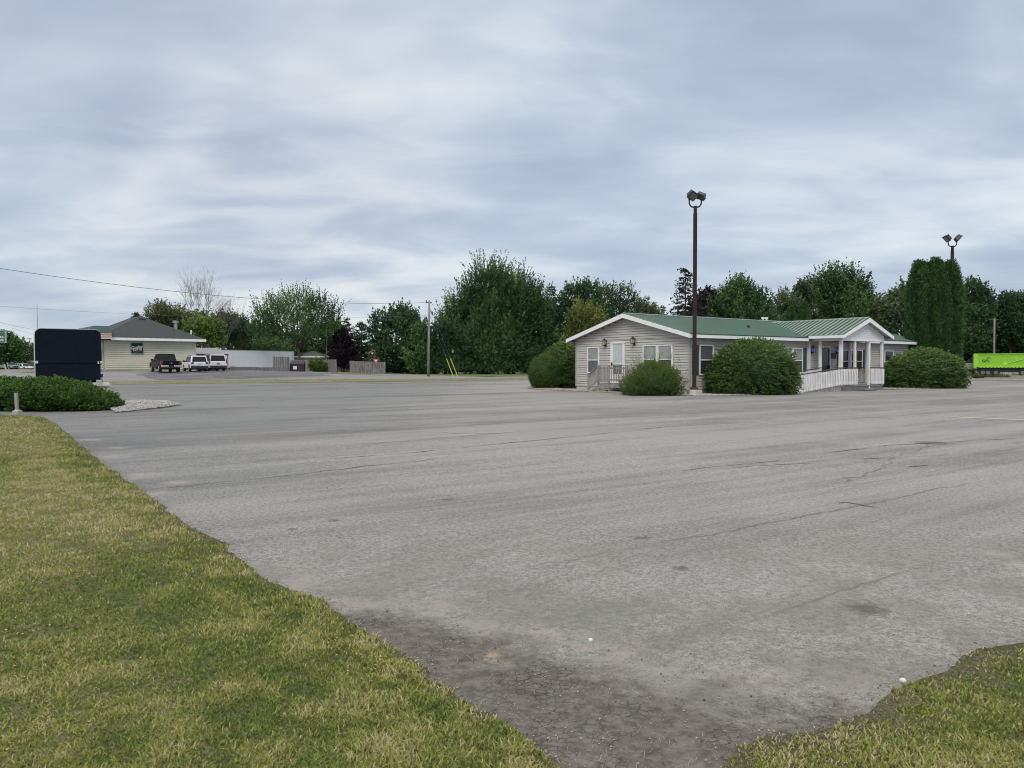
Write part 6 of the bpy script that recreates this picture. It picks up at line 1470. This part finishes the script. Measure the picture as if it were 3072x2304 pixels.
# far woods backing everything
def woods():
    rs = np.random.RandomState(77); lobes = []
    for px in range(-700, 3900, 34):
        Y = 205 + rs.rand() * 30; top = 1046 + rs.randn() * 7
        if 100 < px < 760: top += 6
        if px > 2560: top -= 30
        if 1500 < px < 2600: top -= 40
        s = Y / F; c = at(px, Y); zt_ = EYE + (HZ - top) * s; h = zt_ - c[2]
        lobes.append((c[0], Y, c[2] + h * .45, 34 * s, 3.5, h * .58))
    P, d, idx = lobe_pts(lobes, 15000, rs, .6, -.9, .15)
    A = unit(d * .5 + np.array([0, 0, .5]) + rs.randn(len(P), 3) * .3)
    V, Tt = leaf_quads(P, A, 1.6, .9, 8, .75, rs, .6, .4, 0, np.clip(.15 + .4 * rs.rand(len(P)), 0, 1))
    o = raw_mesh('woodland', V, np.arange(len(V)).reshape(-1, 4), LMAT('deep'), tint=Tt); tag(o, 'distant band of dark green woodland along the horizon', 'woodland', kind='stuff')
woods()
# ------------------------------------------------------------------ small debris in the foreground
def debris():
    rs = np.random.RandomState(3); m = []
    n = 3600; t = rs.rand(n); P = np.c_[rs.uniform(-.9, 2.4, n), rs.uniform(2.7, 4.3, n)]
    cl = fbm(P[:, 0], P[:, 1], 2.5, 6); P = P[cl > .50 - .12 * (P[:, 1] < 3.3)]
    E = np.vstack([el, er]); E = E[(E[:, 1] < 12) & (E[:, 1] > 2.3)]; i = rs.randint(0, len(E), 5000); Q = E[i] + rs.randn(5000, 2) * (.04 + .07 * rs.rand(5000, 1)); P = np.vstack([P, Q[fbm(Q[:, 0], Q[:, 1], 1.7, 12) > .42]]); n = len(P)
    a = rs.rand(n) * 6.283; L = .010 + .026 * rs.rand(n) ** 2; w = .0012
    d = np.c_[np.cos(a), np.sin(a)]; s = np.c_[-d[:, 1], d[:, 0]] * w
    z = G(P[:, 0], P[:, 1]) + .006; zz = z + .004 + .01 * rs.rand(n)
    V = np.stack([np.c_[P - s, z], np.c_[P + s, z], np.c_[P + d * L[:, None] + s, zz], np.c_[P + d * L[:, None] - s, zz]], 1).reshape(-1, 3)
    o = raw_mesh('straw', V, np.arange(4 * n).reshape(-1, 4), leafmat('straw', (.17, .16, .10), (.33, .30, .21), .1, .8), tint=np.repeat(rs.rand(n), 4))
    tag(o, 'loose dry grass clippings on the dark soil', 'straw', kind='stuff')
debris()
def crumbs():
    rs = np.random.RandomState(12); E = np.vstack([el, er]); E = E[(E[:, 1] < 16)]
    i = rs.randint(0, len(E), 26000); P = E[i] + rs.randn(26000, 2) * (.03 + .10 * rs.rand(26000, 1) ** 2)
    Q = np.c_[rs.uniform(-1.4, 2.4, 5000), rs.uniform(2.8, 5.2, 5000)]; Q = Q[4.2 - .62 * Q[:, 0] - Q[:, 1] + (fbm(Q[:, 0], Q[:, 1], 2, 3) - .5) > -.2]
    P = np.vstack([P, Q]); P = P[P[:, 1] > 2.4]; n = len(P)
    base = np.array([(1, 0, 0), (-.5, .87, 0), (-.5, -.87, 0), (0, 0, 1)]); tri = np.array([(0, 1, 3), (1, 2, 3), (2, 0, 3)])
    s_ = (.0015 + .005 * rs.rand(n) ** 3)[:, None, None] * (1 + P[:, 1] * .05)[:, None, None]
    v = base[None] * (.6 + .8 * rs.rand(n, 4, 1)) * s_ * np.array([1, 1, .8])
    V = np.stack([v[..., 0] + P[:, :1], v[..., 1] + P[:, 1:2], v[..., 2] + (G(P[:, 0], P[:, 1]) + .003)[:, None]], -1).reshape(-1, 3)
    o = raw_mesh('crumbs', V, (np.arange(n)[:, None, None] * 4 + tri[None]).reshape(-1, 3), leafmat('crumb_mat', (.07, .06, .05), (.40, .37, .33), 0, .9), tint=np.repeat(rs.rand(n) ** 1.5, 4), nv=3)
    tag(o, 'loose grit and crumbs of asphalt along the lawn edges', 'grit', kind='stuff')
crumbs()
m_peb = mat('white_pebble', (.62, .60, .55), .6)
for (px, py, r, lb) in ((1774, 1929, .014, 'white pebble on the asphalt near the dark soil patch'), (2720, 2059, .018, 'white pebble at the edge of the right-hand grass')):
    h_ = hit(px, py); m = MB(); m.tube([(0, 0, -.004), (0, 0, r * .35), (0, 0, r * .8)], [r * .9, r * 1.0, r * .45], 9); o = m.build('pebble', m_peb, smooth=True); o.location = h_; tag(o, lb, 'pebble', 'pebbles on the asphalt')
